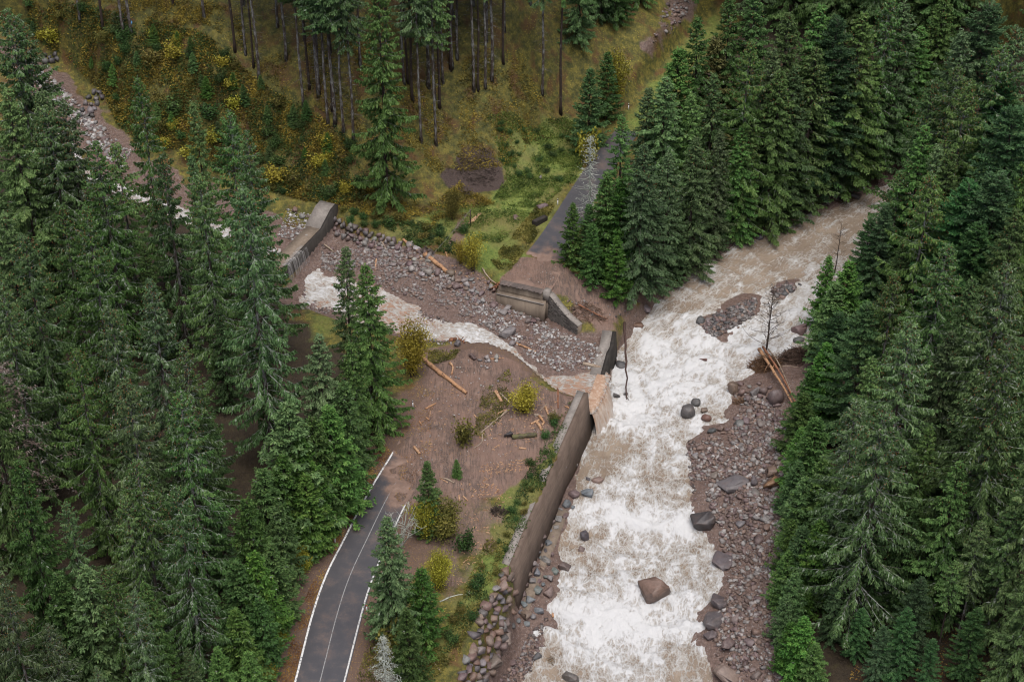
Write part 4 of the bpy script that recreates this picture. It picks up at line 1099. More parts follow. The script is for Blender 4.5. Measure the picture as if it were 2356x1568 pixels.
# edge of that forest along the road
for (x, y, h, k) in [(647, 1046, 13, 'young1'), (606, 1080, 13, 'young2'), (689, 1005, 14, 'young1'), (621, 1249, 11, 'young1'), (587, 1271, 13, 'young2'), (540, 1400, 11, 'young1'), (595, 1377, 10, 'young2'), (720, 960, 15, 'young2'), (757, 935, 15, 'young1'), (565, 1150, 15, 'young2'), (540, 1290, 13, 'young1'), (500, 1490, 10, 'young1'), (640, 1160, 11, 'young2'), (700, 1090, 11, 'young1'), (570, 1500, 8, 'young2'), (790, 880, 15, 'young2'), (660, 930, 18, 'young1')]:
    p = tip(x, y, h); put_conifer(k, p, h, sized('young bushy spruce along the roadside forest edge', p, h), 'young spruces along the roadside forest edge', None, random.uniform(1.0, 1.25))
GS = 'spruces between the side stream and the muddy road'
put_conifer('dark2', tip(793, 566, 22), 22, 'slender dark spruce with a spiky top standing by the side stream', GS, None, 1.02)
put_conifer('dark1', tip(841, 609, 23), 23, 'broad dark spruce beside the yellow shrub at the muddy road edge', GS, None, 1.15)
put_conifer('dark2', tip(807, 785, 17), 17, 'dark spruce standing in front of the two stream-side spruces', GS, None, 1.25)
put_conifer('dark1', tip(732, 768, 20), 20, 'dark spruce on the inner side of the stream-side group', GS, None, 1.25)
GI = 'spruces on the verge between road and river'
put_conifer('young1', tip(983, 1062, 10), 10, 'dark spruce rising out of the yellow bush beside the road', GI, None, .9)
put_conifer('dark1', tip(890, 1188, 17), 17, 'dark dense spruce with a bare white birch behind it on the road verge', GI, None, 1.25)
put_conifer('young2', tip(968, 1310, 10), 10, 'bushy spruce on the grass between the road verge and the river', GI, None, 1.25)
put_conifer('young1', tip(935, 1400, 10), 10, 'short bright green spruce near the lichen-white larch', GI, None, 1.0)
put_conifer('young2', tip(900, 1300, 10), 10, 'low spruce crowded against the dark verge spruce', GI, None, 1.2)
put_conifer('young1', tip(1050, 1056, 2.6), 2.6, 'small bright spruce sapling standing alone in the mud', 'spruce saplings', None, 1.2)

# far slope: bare-trunked spruces placed by their feet
for i, (x, y, h) in enumerate([(185, 44, 30), (238, 63, 31), (284, 72, 30), (302, 73, 32), (540, 118, 30), (566, 123, 27), (596, 183, 33), (584, 154, 28), (658, 137, 30), (697, 243, 33), (711, 202, 30), (731, 208, 29), (754, 284, 32), (766, 250, 31), (790, 301, 33), (814, 321, 31),
    (949, 229, 32), (968, 325, 34), (1002, 332, 33), (1011, 248, 33), (999, 226, 31), (1018, 188, 30), (1036, 157, 31), (1053, 132, 32), (1089, 207, 33), (1101, 205, 29), (1117, 202, 32), (1132, 186, 32), (1158, 142, 32), (1161, 68, 31), (1248, 217, 32), (1289, 260, 34), (1120, 92, 31), (929, 188, 31), (937, 190, 30),
    (640, 60, 30), (700, 90, 31), (760, 120, 30), (830, 150, 32), (890, 110, 31), (960, 60, 30), (1040, 40, 30), (470, 40, 30), (400, 10, 30), (560, 10, 30), (700, 0, 31), (860, 10, 31), (1220, 10, 30), (1090, 10, 30)]):
    k = 'high1' if (i % 3) != 1 else 'high2'
    p = G(x, y)
    put_conifer(k, p, h, sized('bare pale-trunked spruce on the mossy slope' if k == 'high1' else 'bare dark-trunked spruce on the mossy slope', p, h), 'bare-trunked spruces on the far slope', None, random.uniform(.9, 1.1))
put_conifer('dark1', G(893, 462), 34, 'full-crowned tall spruce reaching to the ground beside the clearing', 'spruces at the clearing', .6, .85)
for (x, y, h) in [(770, 285, 30), (735, 215, 29), (985, 200, 30), (1040, 150, 28)]:
    put_conifer('high1', G(x, y), h, 'bright-sided spruce with a deep crown among the bare trunks on the far slope', 'spruces at the clearing', None, 1.3)

# trees right of the clearing and along the upper road
GU = 'spruces between the upper road and the river'
for (x, y, h, k, wd) in [(1358, 157, 13, 'young1', .95), (1400, 120, 15, 'young2', 1.0), (1318, 468, 9.5, 'young2', 1.0), (1355, 470, 9.5, 'young1', .9), (1390, 474, 10, 'young2', 1.0), (1365, 516, 9.5, 'young2', .9), (1422, 544, 10, 'young2', 1.0), (1395, 398, 15, 'young2', 1.0), (1432, 412, 15, 'young1', .9),
    (1432, 264, 19, 'dark2', .9), (1483, 333, 22, 'dark1', 1.05), (1603, 315, 25, 'dark1', 1.05), (1533, 176, 22, 'dark1', 1.1), (1594, 213, 20, 'dark2', 1.0), (1492, 200, 19, 'dark2', 1), (1561, 111, 20, 'young1', 1), (1608, 37, 24, 'dark2', 1.0), (1645, 167, 22, 'dark2', 1), (1728, 93, 28, 'open1', .9), (1779, 111, 25, 'dark2', 1),
    (1816, 28, 28, 'dark1', 1), (1830, 153, 24, 'dark1', 1.0), (1797, 162, 31, 'dark1', 1.05), (1728, 259, 22, 'dark2', 1.05), (1709, 292, 24, 'dark1', 1.0), (1881, 106, 30, 'dark2', 1.15), (1927, 42, 27, 'fir1', .85), (1890, 10, 27, 'dark1', 1), (1987, 28, 29, 'dark1', 1.1), (2052, -10, 33, 'lich2', 1.0), (2084, 5, 30, 'dark2', 1.1), (2177, -10, 29, 'dark1', 1.1),
    (2279, 10, 27, 'fir1', 1.0), (1682, -10, 26, 'dark2', 1), (1740, -20, 26, 'dark1', 1), (1540, 350, 20, 'dark2', 1), (1660, 300, 20, 'dark2', 1), (1950, 180, 27, 'dark1', 1), (2020, 130, 28, 'dark2', 1.1), (1660, 420, 17, 'dark2', 1), (1560, 470, 14, 'dark1', 1.0), (2120, 60, 28, 'dark1', 1.1), (2220, 70, 28, 'dark2', 1.1), (1960, 110, 26, 'dark2', 1.0)]:
    p = tip(x, y, h)
    while h > 6 and (float(sdf(RIV_POLY, p[0], p[1])) > .6 or line_dist(uc, p[0], p[1])[0] < 3.6): h -= .75; p = tip(x, y, h)
    put_conifer(k, p, h, {'young1': 'young bright green spruce on the strip beside the upper road', 'young2': 'young slim spruce on the strip beside the upper road', 'dark1': 'dense dark spruce on the wooded strip above the river', 'dark2': 'narrow dark spruce on the wooded strip above the river',
        'open1': 'spruce with bare greyish arms on the wooded strip above the river', 'lich2': 'very tall grey-limbed spruce towering over the upstream bank', 'fir1': 'broad blue-green fir on the upstream wooded slope'}[k].replace(' on the wooded strip above the river', '').replace(' on the strip beside the upper road', '') + ', ' + near_words(p, h), GU, None, wd * (1.3 if k[:4] == 'dark' else 1.08))
put_conifer('young1', tip(1649, 86, 20), 20, 'yellowish spruce among dark neighbours on the wooded strip', GU, None, 1.1, {'crown': mat_needles('yellowing_needles', (.05, .06, .015), (.10, .11, .03), (.19, .18, .05))})

# forest on the right bank
GR = 'spruces of the forest on the right river bank'
for (x, y, h, k, wd) in [(2149, 180, 26, 'open1', 1.1), (2205, 150, 27, 'lich1', 1), (2232, 185, 29, 'open1', 1.05), (2306, 106, 30, 'lich2', 1), (2343, 60, 30, 'open1', 1), (2316, 180, 25, 'fir1', .9), (2335, 250, 28, 'fir1', 1.1), (2130, 287, 25, 'dark1', 1.1), (2144, 400, 29, 'open1', 1.1), (2163, 333, 25, 'dark2', 1.1), (2191, 342, 24, 'dark1', 1.1),
    (2075, 390, 20, 'open1', 1.1), (2040, 470, 17, 'fir1', .75), (2005, 500, 15, 'fir1', .8), (1908, 590, 11, 'young2', 1.0), (1955, 600, 14, 'young1', 1.2), (2061, 628, 24, 'open1', 1.0), (2181, 560, 28, 'lich1', 1.0), (2255, 518, 22, 'fir1', 1), (2319, 610, 31, 'lich1', 1.05), (2097, 742, 30, 'lich1', 1.0), (2325, 775, 34, 'lich1', 1.0), (1973, 920, 25, 'lich2', 1.05),
    (2039, 933, 30, 'lich1', 1.15), (1995, 700, 20, 'fir1', .95), (1930, 720, 15, 'fir1', .9), (2230, 420, 25, 'fir1', 1.05), (2300, 400, 26, 'fir1', 1.1), (2240, 640, 25, 'dark1', 1.1), (2190, 760, 24, 'dark1', 1.1), (2250, 850, 24, 'dark2', 1.2), (2140, 980, 20, 'dark2', 1.1), (2210, 1060, 22, 'dark1', 1.1), (2300, 950, 26, 'open1', 1.05), (2340, 480, 26, 'dark1', 1.1), (2400, 700, 30, 'dark1', 1), (2420, 950, 30, 'dark2', 1), (2400, 300, 28, 'dark1', 1),
    (2100, 1150, 15, 'dark1', 1.2), (2030, 1200, 14, 'dark2', 1.2), (1960, 1120, 15, 'dark1', 1.2), (2260, 1200, 18, 'high1', 1.1), (2340, 1150, 20, 'high1', 1.1), (2400, 1250, 20, 'dark1', 1), (2010, 820, 20, 'dark2', 1.1), (1985, 1400, 7, 'fir1', 1.1), (1930, 1330, 9, 'dark1', 1.2), (2080, 560, 20, 'dark1', 1.1), (2200, 1290, 14, 'high2', 1.2)]:
    p = tip(x, y, h)
    put_conifer(k, p, h, {'open1': 'open spruce with drooping comb-like arms in the right bank forest', 'lich1': 'tall spruce with whitish lichen arms in the right bank forest', 'lich2': 'ragged grey-armed spruce in the right bank forest', 'fir1': 'broad rounded dark fir in the right bank forest', 'dark1': 'dense dark spruce in the right bank forest', 'dark2': 'narrow dark spruce in the right bank forest',
        'young1': 'young spruce leaning over the water', 'young2': 'thin spruce at the water edge', 'high1': 'spruce with a bare lower trunk in the right bank forest', 'high2': 'spruce with a bare dark lower trunk in the right bank forest'}[k].replace(' in the right bank forest', '').replace('tall ', '').replace('small ', '') + ', ' + near_words(p, h), GR, None, wd)
for (x, y, h) in [(1868, 850, 9), (1852, 905, 9), (1880, 960, 12), (1846, 985, 8), (1838, 1060, 8), (1858, 1100, 11), (1830, 1130, 8), (1822, 1195, 8), (1850, 1210, 11), (1816, 1265, 8), (1832, 1320, 9), (1812, 1370, 7), (1822, 1430, 7), (1852, 1420, 8), (1900, 1050, 14), (1890, 1200, 12), (1905, 790, 12), (1880, 1480, 6), (1925, 650, 12)]:
    p = tip(x, y, h); put_conifer(random.choice(['young1', 'young2', 'young1']), p, h, 'bushy young hedge spruce, ' + near_words(p, h), 'young spruces lining the right gravel bank', None, random.uniform(1.1, 1.4))

# forest further up and out to the sides, so that the woods go on beyond the picture
for i in range(60):
    x = random.uniform(1560, 2600); y = random.uniform(-160, 60 + (x - 1560) * .12)
    h = random.uniform(22, 30); p = G(x, y)
    if line_dist(uc, p[0], p[1])[0] > 5 and float(sdf(RIV_POLY, p[0], p[1])) < -4:
        put_conifer(random.choice(['dark1', 'dark2', 'open1']), p, h, 'dark spruce of the dense wood high above the upper road', 'spruces of the wood above the upper road')
for i in range(14):
    p = G(random.uniform(1300, 1500), random.uniform(-60, 110)); h = random.uniform(20, 27)
    if line_dist(uc, p[0], p[1])[0] > 6: put_conifer(random.choice(['dark1', 'dark2']), p, h, 'dark spruce on the slope behind the golden birch', 'spruces behind the golden birch', None, .9)
# the woods go on past both sides of the picture
for i in range(44):
    sd2 = i % 2; x = random.uniform(2480, 3000) if sd2 else random.uniform(-620, -140)
    p = G(x, random.uniform(500, 1800) if sd2 else random.uniform(700, 1800)); h = random.uniform(22, 30)
    put_conifer(random.choice(['dark1', 'dark2', 'open1']), p, h, 'dark spruce further into the right bank wood' if sd2 else 'dark spruce further into the wood left of the road', 'spruces further into the right bank wood' if sd2 else 'spruces further into the left wood')

# ------------------------------------------------------------------ stones
def mat_rock():
    t = NT('wet_rock'); p = t.coord('Object')
    n = t.noise(p, 2.2, 6, .65, .3); n2 = t.noise(p, 9, 4, .7); v = t.vor(p, 1.6)
    oc = t.n('ShaderNodeObjectInfo').outputs['Color']
    c = t.mix(t.ramp(n, [(.3, .0), (.72, 1.0)]), t.mix(.55, oc, (.02, .016, .015)), oc)
    c = t.mix(t.ramp(n2, [(.56, 0.0), (.72, .4)]), c, t.mix(.5, oc, (.42, .38, .34)))
    c = t.mix(t.ramp(v, [(.55, 0.0), (.8, .35)]), c, t.mix(.6, oc, (.14, .09, .07)))
    return t.done(c, .48, t.bump(t.math('ADD', n, t.math('MULTIPLY', n2, .4)), .7, .08), .45)
def mat_gravel():
    t = NT('loose_stones'); c = t.attr('stone_colour', 'Color'); n = t.noise(t.pos(), 9, 3, .6)
    return t.done(t.mix(.45, c, t.mix(n, (.02, .016, .015), c)), .6, None, .4)
M_ROCK, M_GRAVEL = mat_rock(), mat_gravel()
def rock_shape(seed, sub, planes=9, rough=.10, dmin=.5):
    rng = np.random.default_rng(seed)
    bm = bmesh.new(); bmesh.ops.create_icosphere(bm, subdivisions=sub, radius=1.0)
    V = np.array([v.co[:] for v in bm.verts]); Fc = np.array([[v.index for v in f.verts] for f in bm.faces]); bm.free()
    V *= rng.uniform(.85, 1.1, 3)
    for _ in range(planes):
        nrm = norm(rng.normal(size=3)); d = rng.uniform(dmin, .86)
        q = V @ nrm - d; V = V - np.clip(q, 0, None)[:, None] * nrm * .93
    V = V * (1 + rough * (perlin(V[:, 0] * 2.1 + seed, V[:, 1] * 2.1 + V[:, 2] * 1.7, seed))[:, None] * 2)
    V /= np.abs(V).max(0)
    return V, Fc
def hull_shape(seed, npts, flat=.0):
    rng = np.random.default_rng(seed); P = norm(rng.normal(size=(npts, 3)))
    P = np.sign(P) * np.abs(P) ** .56 * rng.uniform(.7, 1.0, (npts, 1))
    bm = bmesh.new()
    for q in P: bm.verts.new(q)
    r = bmesh.ops.convex_hull(bm, input=bm.verts[:])
    bmesh.ops.delete(bm, geom=[v for v in bm.verts if not v.link_faces], context='VERTS')
    bmesh.ops.triangulate(bm, faces=bm.faces[:]); bm.normal_update(); bm.verts.index_update()
    V = np.array([v.co[:] for v in bm.verts]); Fc = np.array([[v.index for v in f_.verts] for f_ in bm.faces]); bm.free()
    return V / np.abs(V).max(0), Fc
def crag(seed, npts):
    V, Fc = hull_shape(seed, npts)                        # angular block with chipped edges
    bm = bmesh.new(); vs = [bm.verts.new(q) for q in V]
    for t_ in Fc: bm.faces.new([vs[k] for k in t_])
    bmesh.ops.bevel(bm, geom=bm.edges[:], offset=.05, segments=1, affect='EDGES')
    bmesh.ops.triangulate(bm, faces=bm.faces[:]); bm.verts.index_update()
    V = np.array([v.co[:] for v in bm.verts]); Fc = np.array([[v.index for v in f_.verts] for f_ in bm.faces]); bm.free()
    V = V + .03 * np.random.default_rng(seed).normal(size=V.shape)
    return V, Fc
ROCKS = [mesh_np('rock', *crag(120 + i, 17), M_ROCK) for i in range(10)]        # angular
BIGROCK = mesh_np('big_rock', *crag(141, 22), M_ROCK)
ROUND = [mesh_np('boulder', *rock_shape(200 + i, 3, 6, .06, .72), M_ROCK, True) for i in range(4)]  # water-worn
LOWR = [mesh_np('stone', *hull_shape(300 + i, 12), M_ROCK) for i in range(10)]
GREY, DARK, PURP, BROWN, ORNG, RED, PALE, BLUE = (.235, .215, .205), (.085, .084, .086), (.17, .12, .115), (.215, .15, .12), (.30, .16, .085), (.17, .075, .066), (.36, .335, .315), (.16, .18, .185)
def jitter(c, k=.22):
    f = random.uniform(1 - k, 1 + k)
    return tuple(v * f * random.uniform(.94, 1.06) for v in c) + (1,)
def boulder(px, py, wu, asp, col, label, group=None, round_=False, sink=.25, rz=None, zs=.8, name='boulder', parent=None, onto=None, low=False):
    """one rock: centre pixel, width in picture units, depth/width and height/width ratios"""
    p = G(px, py) if onto is None else onto
    w = wu * mpp(p) / 2
    c = G(px, py + wu * zs * .18) if onto is None else onto
    me = random.choice(LOWR if low else (ROUND if round_ else ROCKS))
    o = bpy.data.objects.new(name, me); COL.objects.link(o)
    o.scale = (w, w * asp, w * zs)
    o.rotation_euler = (random.uniform(-.25, .25), random.uniform(-.25, .25), random.uniform(0, 6.28) if rz is None else rz)
    loc = np.array([c[0], c[1], c[2] + w * zs * (1 - 2 * sink)])
    if parent is not None:
        o.parent = parent; loc = loc - np.array(parent.location)
    o.location = loc
    o.color = jitter(col, .12)
    if label: tag(o, label, 'rock', group)
    return o
# the rocks one can tell apart
SPECIAL = [
 (1503, 1352, 72, .8, BROWN, 'huge brown angular boulder standing alone in the white rapids', False, .7, .2, .3),
 (1582, 946, 38, 1.0, DARK, 'big smooth dark grey boulder beside a smaller dark one in the rapids', True, .95, .25, .6),
 (1601, 925, 23, 1.0, DARK, 'dark boulder leaning against the big smooth boulder in the rapids', True, .9, .25, 0),
 (1625, 961, 25, .9, (.16, .09, .07), 'reddish brown rounded boulder just below the dark pair in the rapids', True, .8, .25, 0),
 (1621, 943, 20, .7, BROWN, 'flat brown stone between the dark pair and the reddish boulder', False, .5, .3, .3),
 (1469, 749, 25, .8, (.19, .105, .07), 'rusty brown boulder in the rapids close to the undercut bank', False, .7, .3, 0),
 (1487, 709, 25, .6, GREY, 'flat grey boulder at the foot of the undercut bank', False, .5, .3, 0),
 (1427, 838, 31, .8, DARK, 'flat-topped black boulder below the sill dam', True, .55, .35, 0),
 (1419, 908, 16, 1.0, DARK, 'dark boulder in the pool under the waterfall', False, .9, .25, 0),
 (1438, 905, 11, 1.2, DARK, 'small dark boulder by the fallen pole in the pool', False, .9, .3, 0),
 (1618, 827, 22, .6, RED, 'dark red stone half drowned in the rapids', False, .45, .35, -.5),
 (1837, 757, 38, .7, PURP, 'dark purple boulder near the right bank with foam round it', False, .65, .3, 0),
 (1836, 782, 31, .6, DARK, 'smooth low grey boulder next to the purple boulder', True, .5, .3, .2),
 (1611, 737, 25, .9, DARK, 'round dark boulder at the tip of the gravel island', True, .85, .25, 0),
 (1631, 738, 16, .9, GREY, 'grey boulder behind the round dark one on the gravel island', False, .8, .3, 0),
 (1784, 916, 40, .9, (.16, .125, .11), 'tall domed brown boulder beneath the fallen peeled trunks', True, 1.15, .2, 0),
 (1685, 895, 26, .8, BROWN, 'upright brown boulder at the top corner of the gravel bar', False, 1.4, .2, 0),
 (1738, 900, 32, .5, GREY, 'long slanted grey boulder among the stones below the bare tree', False, .7, .3, .8),
 (1722, 917, 24, .5, GREY, 'flat grey slab stone below the slanted boulder', False, .4, .3, .1),
 (1717, 968, 21, .8, PURP, 'purple stone in the middle of the upper gravel bar', False, .8, .3, 0),
 (1637, 991, 24, .6, DARK, 'dark flat stone at the water edge of the gravel bar', False, .5, .3, 0),
 (1657, 984, 22, .8, BROWN, 'brown block at the water edge of the gravel bar', False, .7, .3, 0),
 (1702, 1014, 18, .8, (.24, .16, .12), 'pinkish brown stone on the gravel bar', False, .8, .3, 0),
 (1599, 1046, 16, .9, GREY, 'square grey stone on the left rim of the gravel bar', False, .6, .3, 0),
 (1775, 1114, 43, .8, ORNG, 'orange rust-faced block on the gravel bar beside the forest hedge', False, .75, .2, .1),
 (1777, 1084, 36, .8, BROWN, 'broad brown boulder resting behind the orange block', False, .7, .25, 0),
 (1810, 1060, 28, .9, GREY, 'grey brown boulder close to the forest hedge above the orange block', False, .8, .25, 0),
 (1734, 1107, 28, .8, (.15, .13, .125), 'cracked grey boulder left of the orange block', False, .9, .25, 0),
 (1687, 1113, 72, .75, (.17, .15, .145), 'very large flat grey slab rock in the middle of the gravel bar', False, .22, .15, .4),
 (1617, 1196, 56, .9, (.085, .075, .074), 'dark bedrock knob where the water bends round the gravel bar', False, .7, .3, .2),
 (1664, 1288, 50, 1.3, (.14, .125, .125), 'smooth grey bedrock outcrop along the gravel bar edge', False, .35, .3, 0),
 (1654, 1382, 40, 1.2, (.13, .115, .115), 'grey bedrock ledge rising from the lower rapids', False, .5, .3, 0),
 (1642, 1424, 46, 1.4, (.12, .105, .105), 'long grey bedrock shelf beside the lower cascade', False, .45, .3, 0),
 (1675, 1487, 36, .9, (.15, .11, .095), 'brown boulder set on the gravel behind the bedrock shelf', False, .8, .25, 0),
 (1634, 1460, 30, 1.0, (.12, .105, .1), 'wet grey rock below the bedrock shelf', False, .5, .3, 0),
 (1673, 1551, 64, .8, (.24, .18, .155), 'pinkish slab rock at the lower end of the gravel bar', False, .35, .25, 0),
 (1314, 1557, 44, .7, (.15, .13, .12), 'angular grey brown boulder in the shallow edge of the lower rapids', False, .6, .25, -.4),
 (1374, 1104, 30, .8, BROWN, 'flat-topped brown boulder shedding water off the wall', False, .6, .3, 0),
 (1352, 1102, 15, .9, DARK, 'small dark stone next to the flat-topped boulder off the wall', False, .7, .3, 0),
 (1345, 1232, 21, 1.0, DARK, 'upright dark boulder in the water off the wall', False, 1.2, .25, 0),
 (1337, 1263, 16, 1.0, PURP, 'purple brown stone just downstream of the upright dark boulder', False, .9, .25, 0),
 (1299, 1303, 31, .7, (.13, .095, .085), 'brown lens-shaped boulder at the edge of the white water', False, .6, .3, 0),
 (1372, 948, 14, .8, DARK, 'upright dark stone against the upper end of the wall', False, 2.2, .2, 0),
 (1162, 1464, 36, 1.3, (.20, .145, .12), 'large smooth brown slab leaning on the riprap bank', False, .6, .3, .9),
 (1134, 1526, 46, 1.1, (.19, .14, .115), 'largest brown block at the foot of the riprap bank', False, .8, .3, .4),
 (1236, 1509, 24, .8, DARK, 'dark wet boulder on the shingle at the river edge', False, .7, .3, 0),
 (1179, 1523, 20, .8, PURP, 'purple stone on the shingle at the river edge', False, .6, .3, 0),
 (1168, 765, 44, .6, (.20, .19, .185), 'big flat grey slab beside the white side stream', False, .5, .25, .5),
 (1178, 790, 18, .8, GREY, 'rounded grey stone below the big flat slab by the stream', True, .8, .3, 0),
 (995, 820 - 36, 24, .7, (.15, .14, .14), 'grey wet boulder at the stream bank near the yellow shrub', False, .6, .3, 0),
 (1052, 791, 20, .8, (.17, .165, .165), 'grey stone pinned under the stranded root by the stream', False, .7, .25, 0),
 (1090, 820, 24, .7, PURP, 'dark purple boulder lying on the mud above the stones', False, .6, .25, 0),
 (1170, 1000, 22, .8, (.05, .05, .055), 'blackish boulder in the scrub below the yellow bush', False, .8, .25, 0),
 (1248, 475, 26, .8, PURP, 'dark purple boulder on the grass by the road marker post', False, .6, .25, 0),
 (1188, 501, 18, .8, BROWN, 'brown boulder on the meadow beside the concrete block', False, .8, .25, 0),
 (1242, 408, 13, .8, GREY, 'grey stone among green plants near the upper road', False, .7, .25, 0),
 (706, 545, 16, .9, PALE, 'pale rounded stone resting on the upper dam crest', True, .8, .25, 0),
 (740, 496, 16, .8, DARK, 'dark boulder behind the pale dam wing', False, .7, .3, 0),
 (680, 482, 20, .7, BROWN, 'brown slab stone on the gravel behind the dam wing', False, .5, .3, 0),
 (695, 497, 16, .9, GREY, 'grey round stone on the gravel behind the dam wing', True, .8, .3, 0),
 (1808, 520, 18, .8, BLUE, 'blue-grey boulder in the water under the upstream spruces', True, .8, .3, 0), (1776, 512, 20, .9, DARK, 'dark boulder in the water under the upstream spruces', True, .8, .3, 0), (1748, 545, 22, .9, DARK, 'big dark boulder with a foam collar under the upstream spruces', True, .8, .3, 0),
 (1968, 452, 24, .7, DARK, 'dark block on the muddy upstream bank by the driftwood', False, .6, .25, 0), (1880, 447, 18, .9, GREY, 'grey round boulder at the upstream bank', True, .8, .3, 0), (1856, 452, 18, .9, BLUE, 'blue-grey round boulder at the upstream bank', True, .8, .3, 0),
 (1890, 637, 22, .6, RED, 'reddish rock awash in the upper rapids', False, .3, .35, 0), (1815, 662, 16, .9, DARK, 'dark stone on the small rock pile in the upper rapids', False, .8, .3, 0), (1800, 684, 16, .8, BROWN, 'brown stone at the foot of the small rock pile in the upper rapids', False, .7, .3, 0), (1840, 655, 10, .9, DARK, 'small dark stone off the end of the small rock pile', False, .8, .3, 0)]
for (x, y, w, asp, col, lb, rd, zs, sk, rz) in SPECIAL:
    onto = None
    q = G(x, y)
    lv = riv_level(q[0], q[1]) if float(sdf(RIV_WATER, q[0], q[1])) > 0 else (str_level(q[0], q[1]) if float(sdf(STR_WATER, q[0], q[1])) > 0 else None)
    if lv is not None and q[2] < lv: onto = at(x, y + w * zs * .2, float(lv) - .1)
    o = boulder(x, y, w, asp, col, lb, None, rd, sk, rz if rz else None, zs, onto=onto)
    if w > 60 and zs > .6: o.data = BIGROCK; o.rotation_euler = (.08, -.1, .4)

def in_poly_px(poly, n, seed):
    """random pixels inside a pixel polygon"""
    rng = np.random.default_rng(seed); P = np.array(poly, float); lo, hi = P.min(0), P.max(0); out = []
    while len(out) < n:
        q = rng.uniform(lo, hi, (n * 3, 2)); out += list(q[sdf(P, q[:, 0], q[:, 1]) > 0])
    return out[:n]
def spaced(poly, n, gap, seed):
    out = []
    for q in in_poly_px(poly, n * 8, seed):
        if all(abs(q[0] - o[0]) > gap or abs(q[1] - o[1]) > gap * .7 for o in out): out.append(q)
        if len(out) >= n: break
    return out
HEAPP = [(1000, 600), (1060, 610), (1150, 660), (1155, 690), (1260, 735), (1190, 740), (1090, 690), (1000, 640), (900, 610), (870, 570), (940, 560), (985, 585)]
for q in spaced(HEAPP, 95, 9, 5):
    boulder(q[0], q[1], 7 + 18 * random.random() ** 1.5, random.uniform(.6, 1), random.choice([GREY, GREY, PURP, BROWN, PALE, PURP]), 'angular boulder in the stone heap below the broken bridge abutment', 'boulders of the stone heap in the side stream bed', False, .3, None, random.uniform(.45, .8), low=True)
BARP = [(1690, 900), (1760, 890), (1825, 970), (1825, 1060), (1798, 1300), (1790, 1560), (1690, 1560), (1690, 1400), (1690, 1260), (1640, 1150), (1600, 1060), (1610, 1010), (1690, 980)]
for q in spaced(BARP, 105, 14, 6):
    boulder(q[0], q[1], 7 + 24 * random.random() ** 1.7, random.uniform(.6, 1), random.choice([GREY, BROWN, PURP, PURP, BROWN, (.2, .16, .145)]), 'angular boulder scattered over the right gravel bar', 'boulders on the right gravel bar', False, .34, None, random.uniform(.4, .7), low=True)
for q in spaced([(1690, 885), (1740, 870), (1775, 890), (1770, 940), (1700, 930)], 14, 10, 16):
    boulder(q[0], q[1], random.uniform(10, 22), random.uniform(.6, 1), random.choice([GREY, BROWN, PURP]), 'angular boulder heaped at the upper end of the gravel bar under the bare tree', 'boulders heaped under the bare tree', False, .25, None, random.uniform(.5, .9), low=True)
for (x, y, w) in [(1130, 812, 9), (1122, 822, 17), (1143, 821, 15), (1104, 829, 12), (1118, 831, 9), (1125, 830, 11), (1142, 829, 11), (1108, 842, 8), (1121, 846, 9), (1052, 845, 6), (1058, 845, 6), (1049, 868, 7), (1056, 870, 6), (1146, 876, 8), (1133, 887, 6), (1101, 902, 6), (1106, 886, 5), (1056, 953, 5), (990, 1003, 5), (1005, 978, 4)]:
    boulder(x, y, w, .9, random.choice([PALE, GREY, PALE]), 'pale stone dropped on the muddy road', 'stones dropped on the muddy road', False, .25, None, .8, low=True)
for (x, y, w) in [(1320, 1139, 29), (1351, 1137, 31), (1304, 1161, 24), (1318, 1166, 12), (1300, 1188, 18), (1285, 1196, 20), (1279, 1215, 17), (1292, 1218, 10), (1274, 1237, 14), (1261, 1250, 20), (1275, 1255, 9), (1255, 1268, 15), (1257, 1291, 27), (1243, 1282, 10), (1234, 1317, 24), (1275, 1315, 20), (1267, 1334, 23), (1226, 1338, 20), (1263, 1362, 35), (1238, 1360, 26), (1222, 1381, 26), (1240, 1405, 24), (1210, 1415, 30), (1193, 1428, 16), (1236, 1300, 9), (1250, 1345, 12), (1300, 1075, 10), (1325, 1070, 12), (1322, 1058, 10), (1290, 1172, 12), (1272, 1200, 13), (1266, 1222, 12), (1250, 1235, 14), (1245, 1255, 12), (1268, 1275, 14), (1240, 1270, 13), (1228, 1296, 15), (1248, 1308, 14), (1218, 1322, 15), (1254, 1328, 13), (1212, 1348, 18), (1240, 1338, 14), (1205, 1368, 16), (1204, 1392, 18), (1226, 1418, 16), (1198, 1408, 14), (1180, 1440, 18), (1212, 1436, 15)]:
    q = G(x, y); 
    if float(sdf(RIV_WATER, q[0], q[1])) > 0: q = at(x, y + w * .1, float(riv_level(q[0], q[1])))
    boulder(x, y, w, random.uniform(.75, 1), random.choice([GREY, BLUE, PURP, BROWN, DARK, BLUE]), 'rounded stone in the row of cobbles along the foot of the retaining wall', 'stones along the foot of the retaining wall', random.random() < .4, .25, None, .6, onto=q)
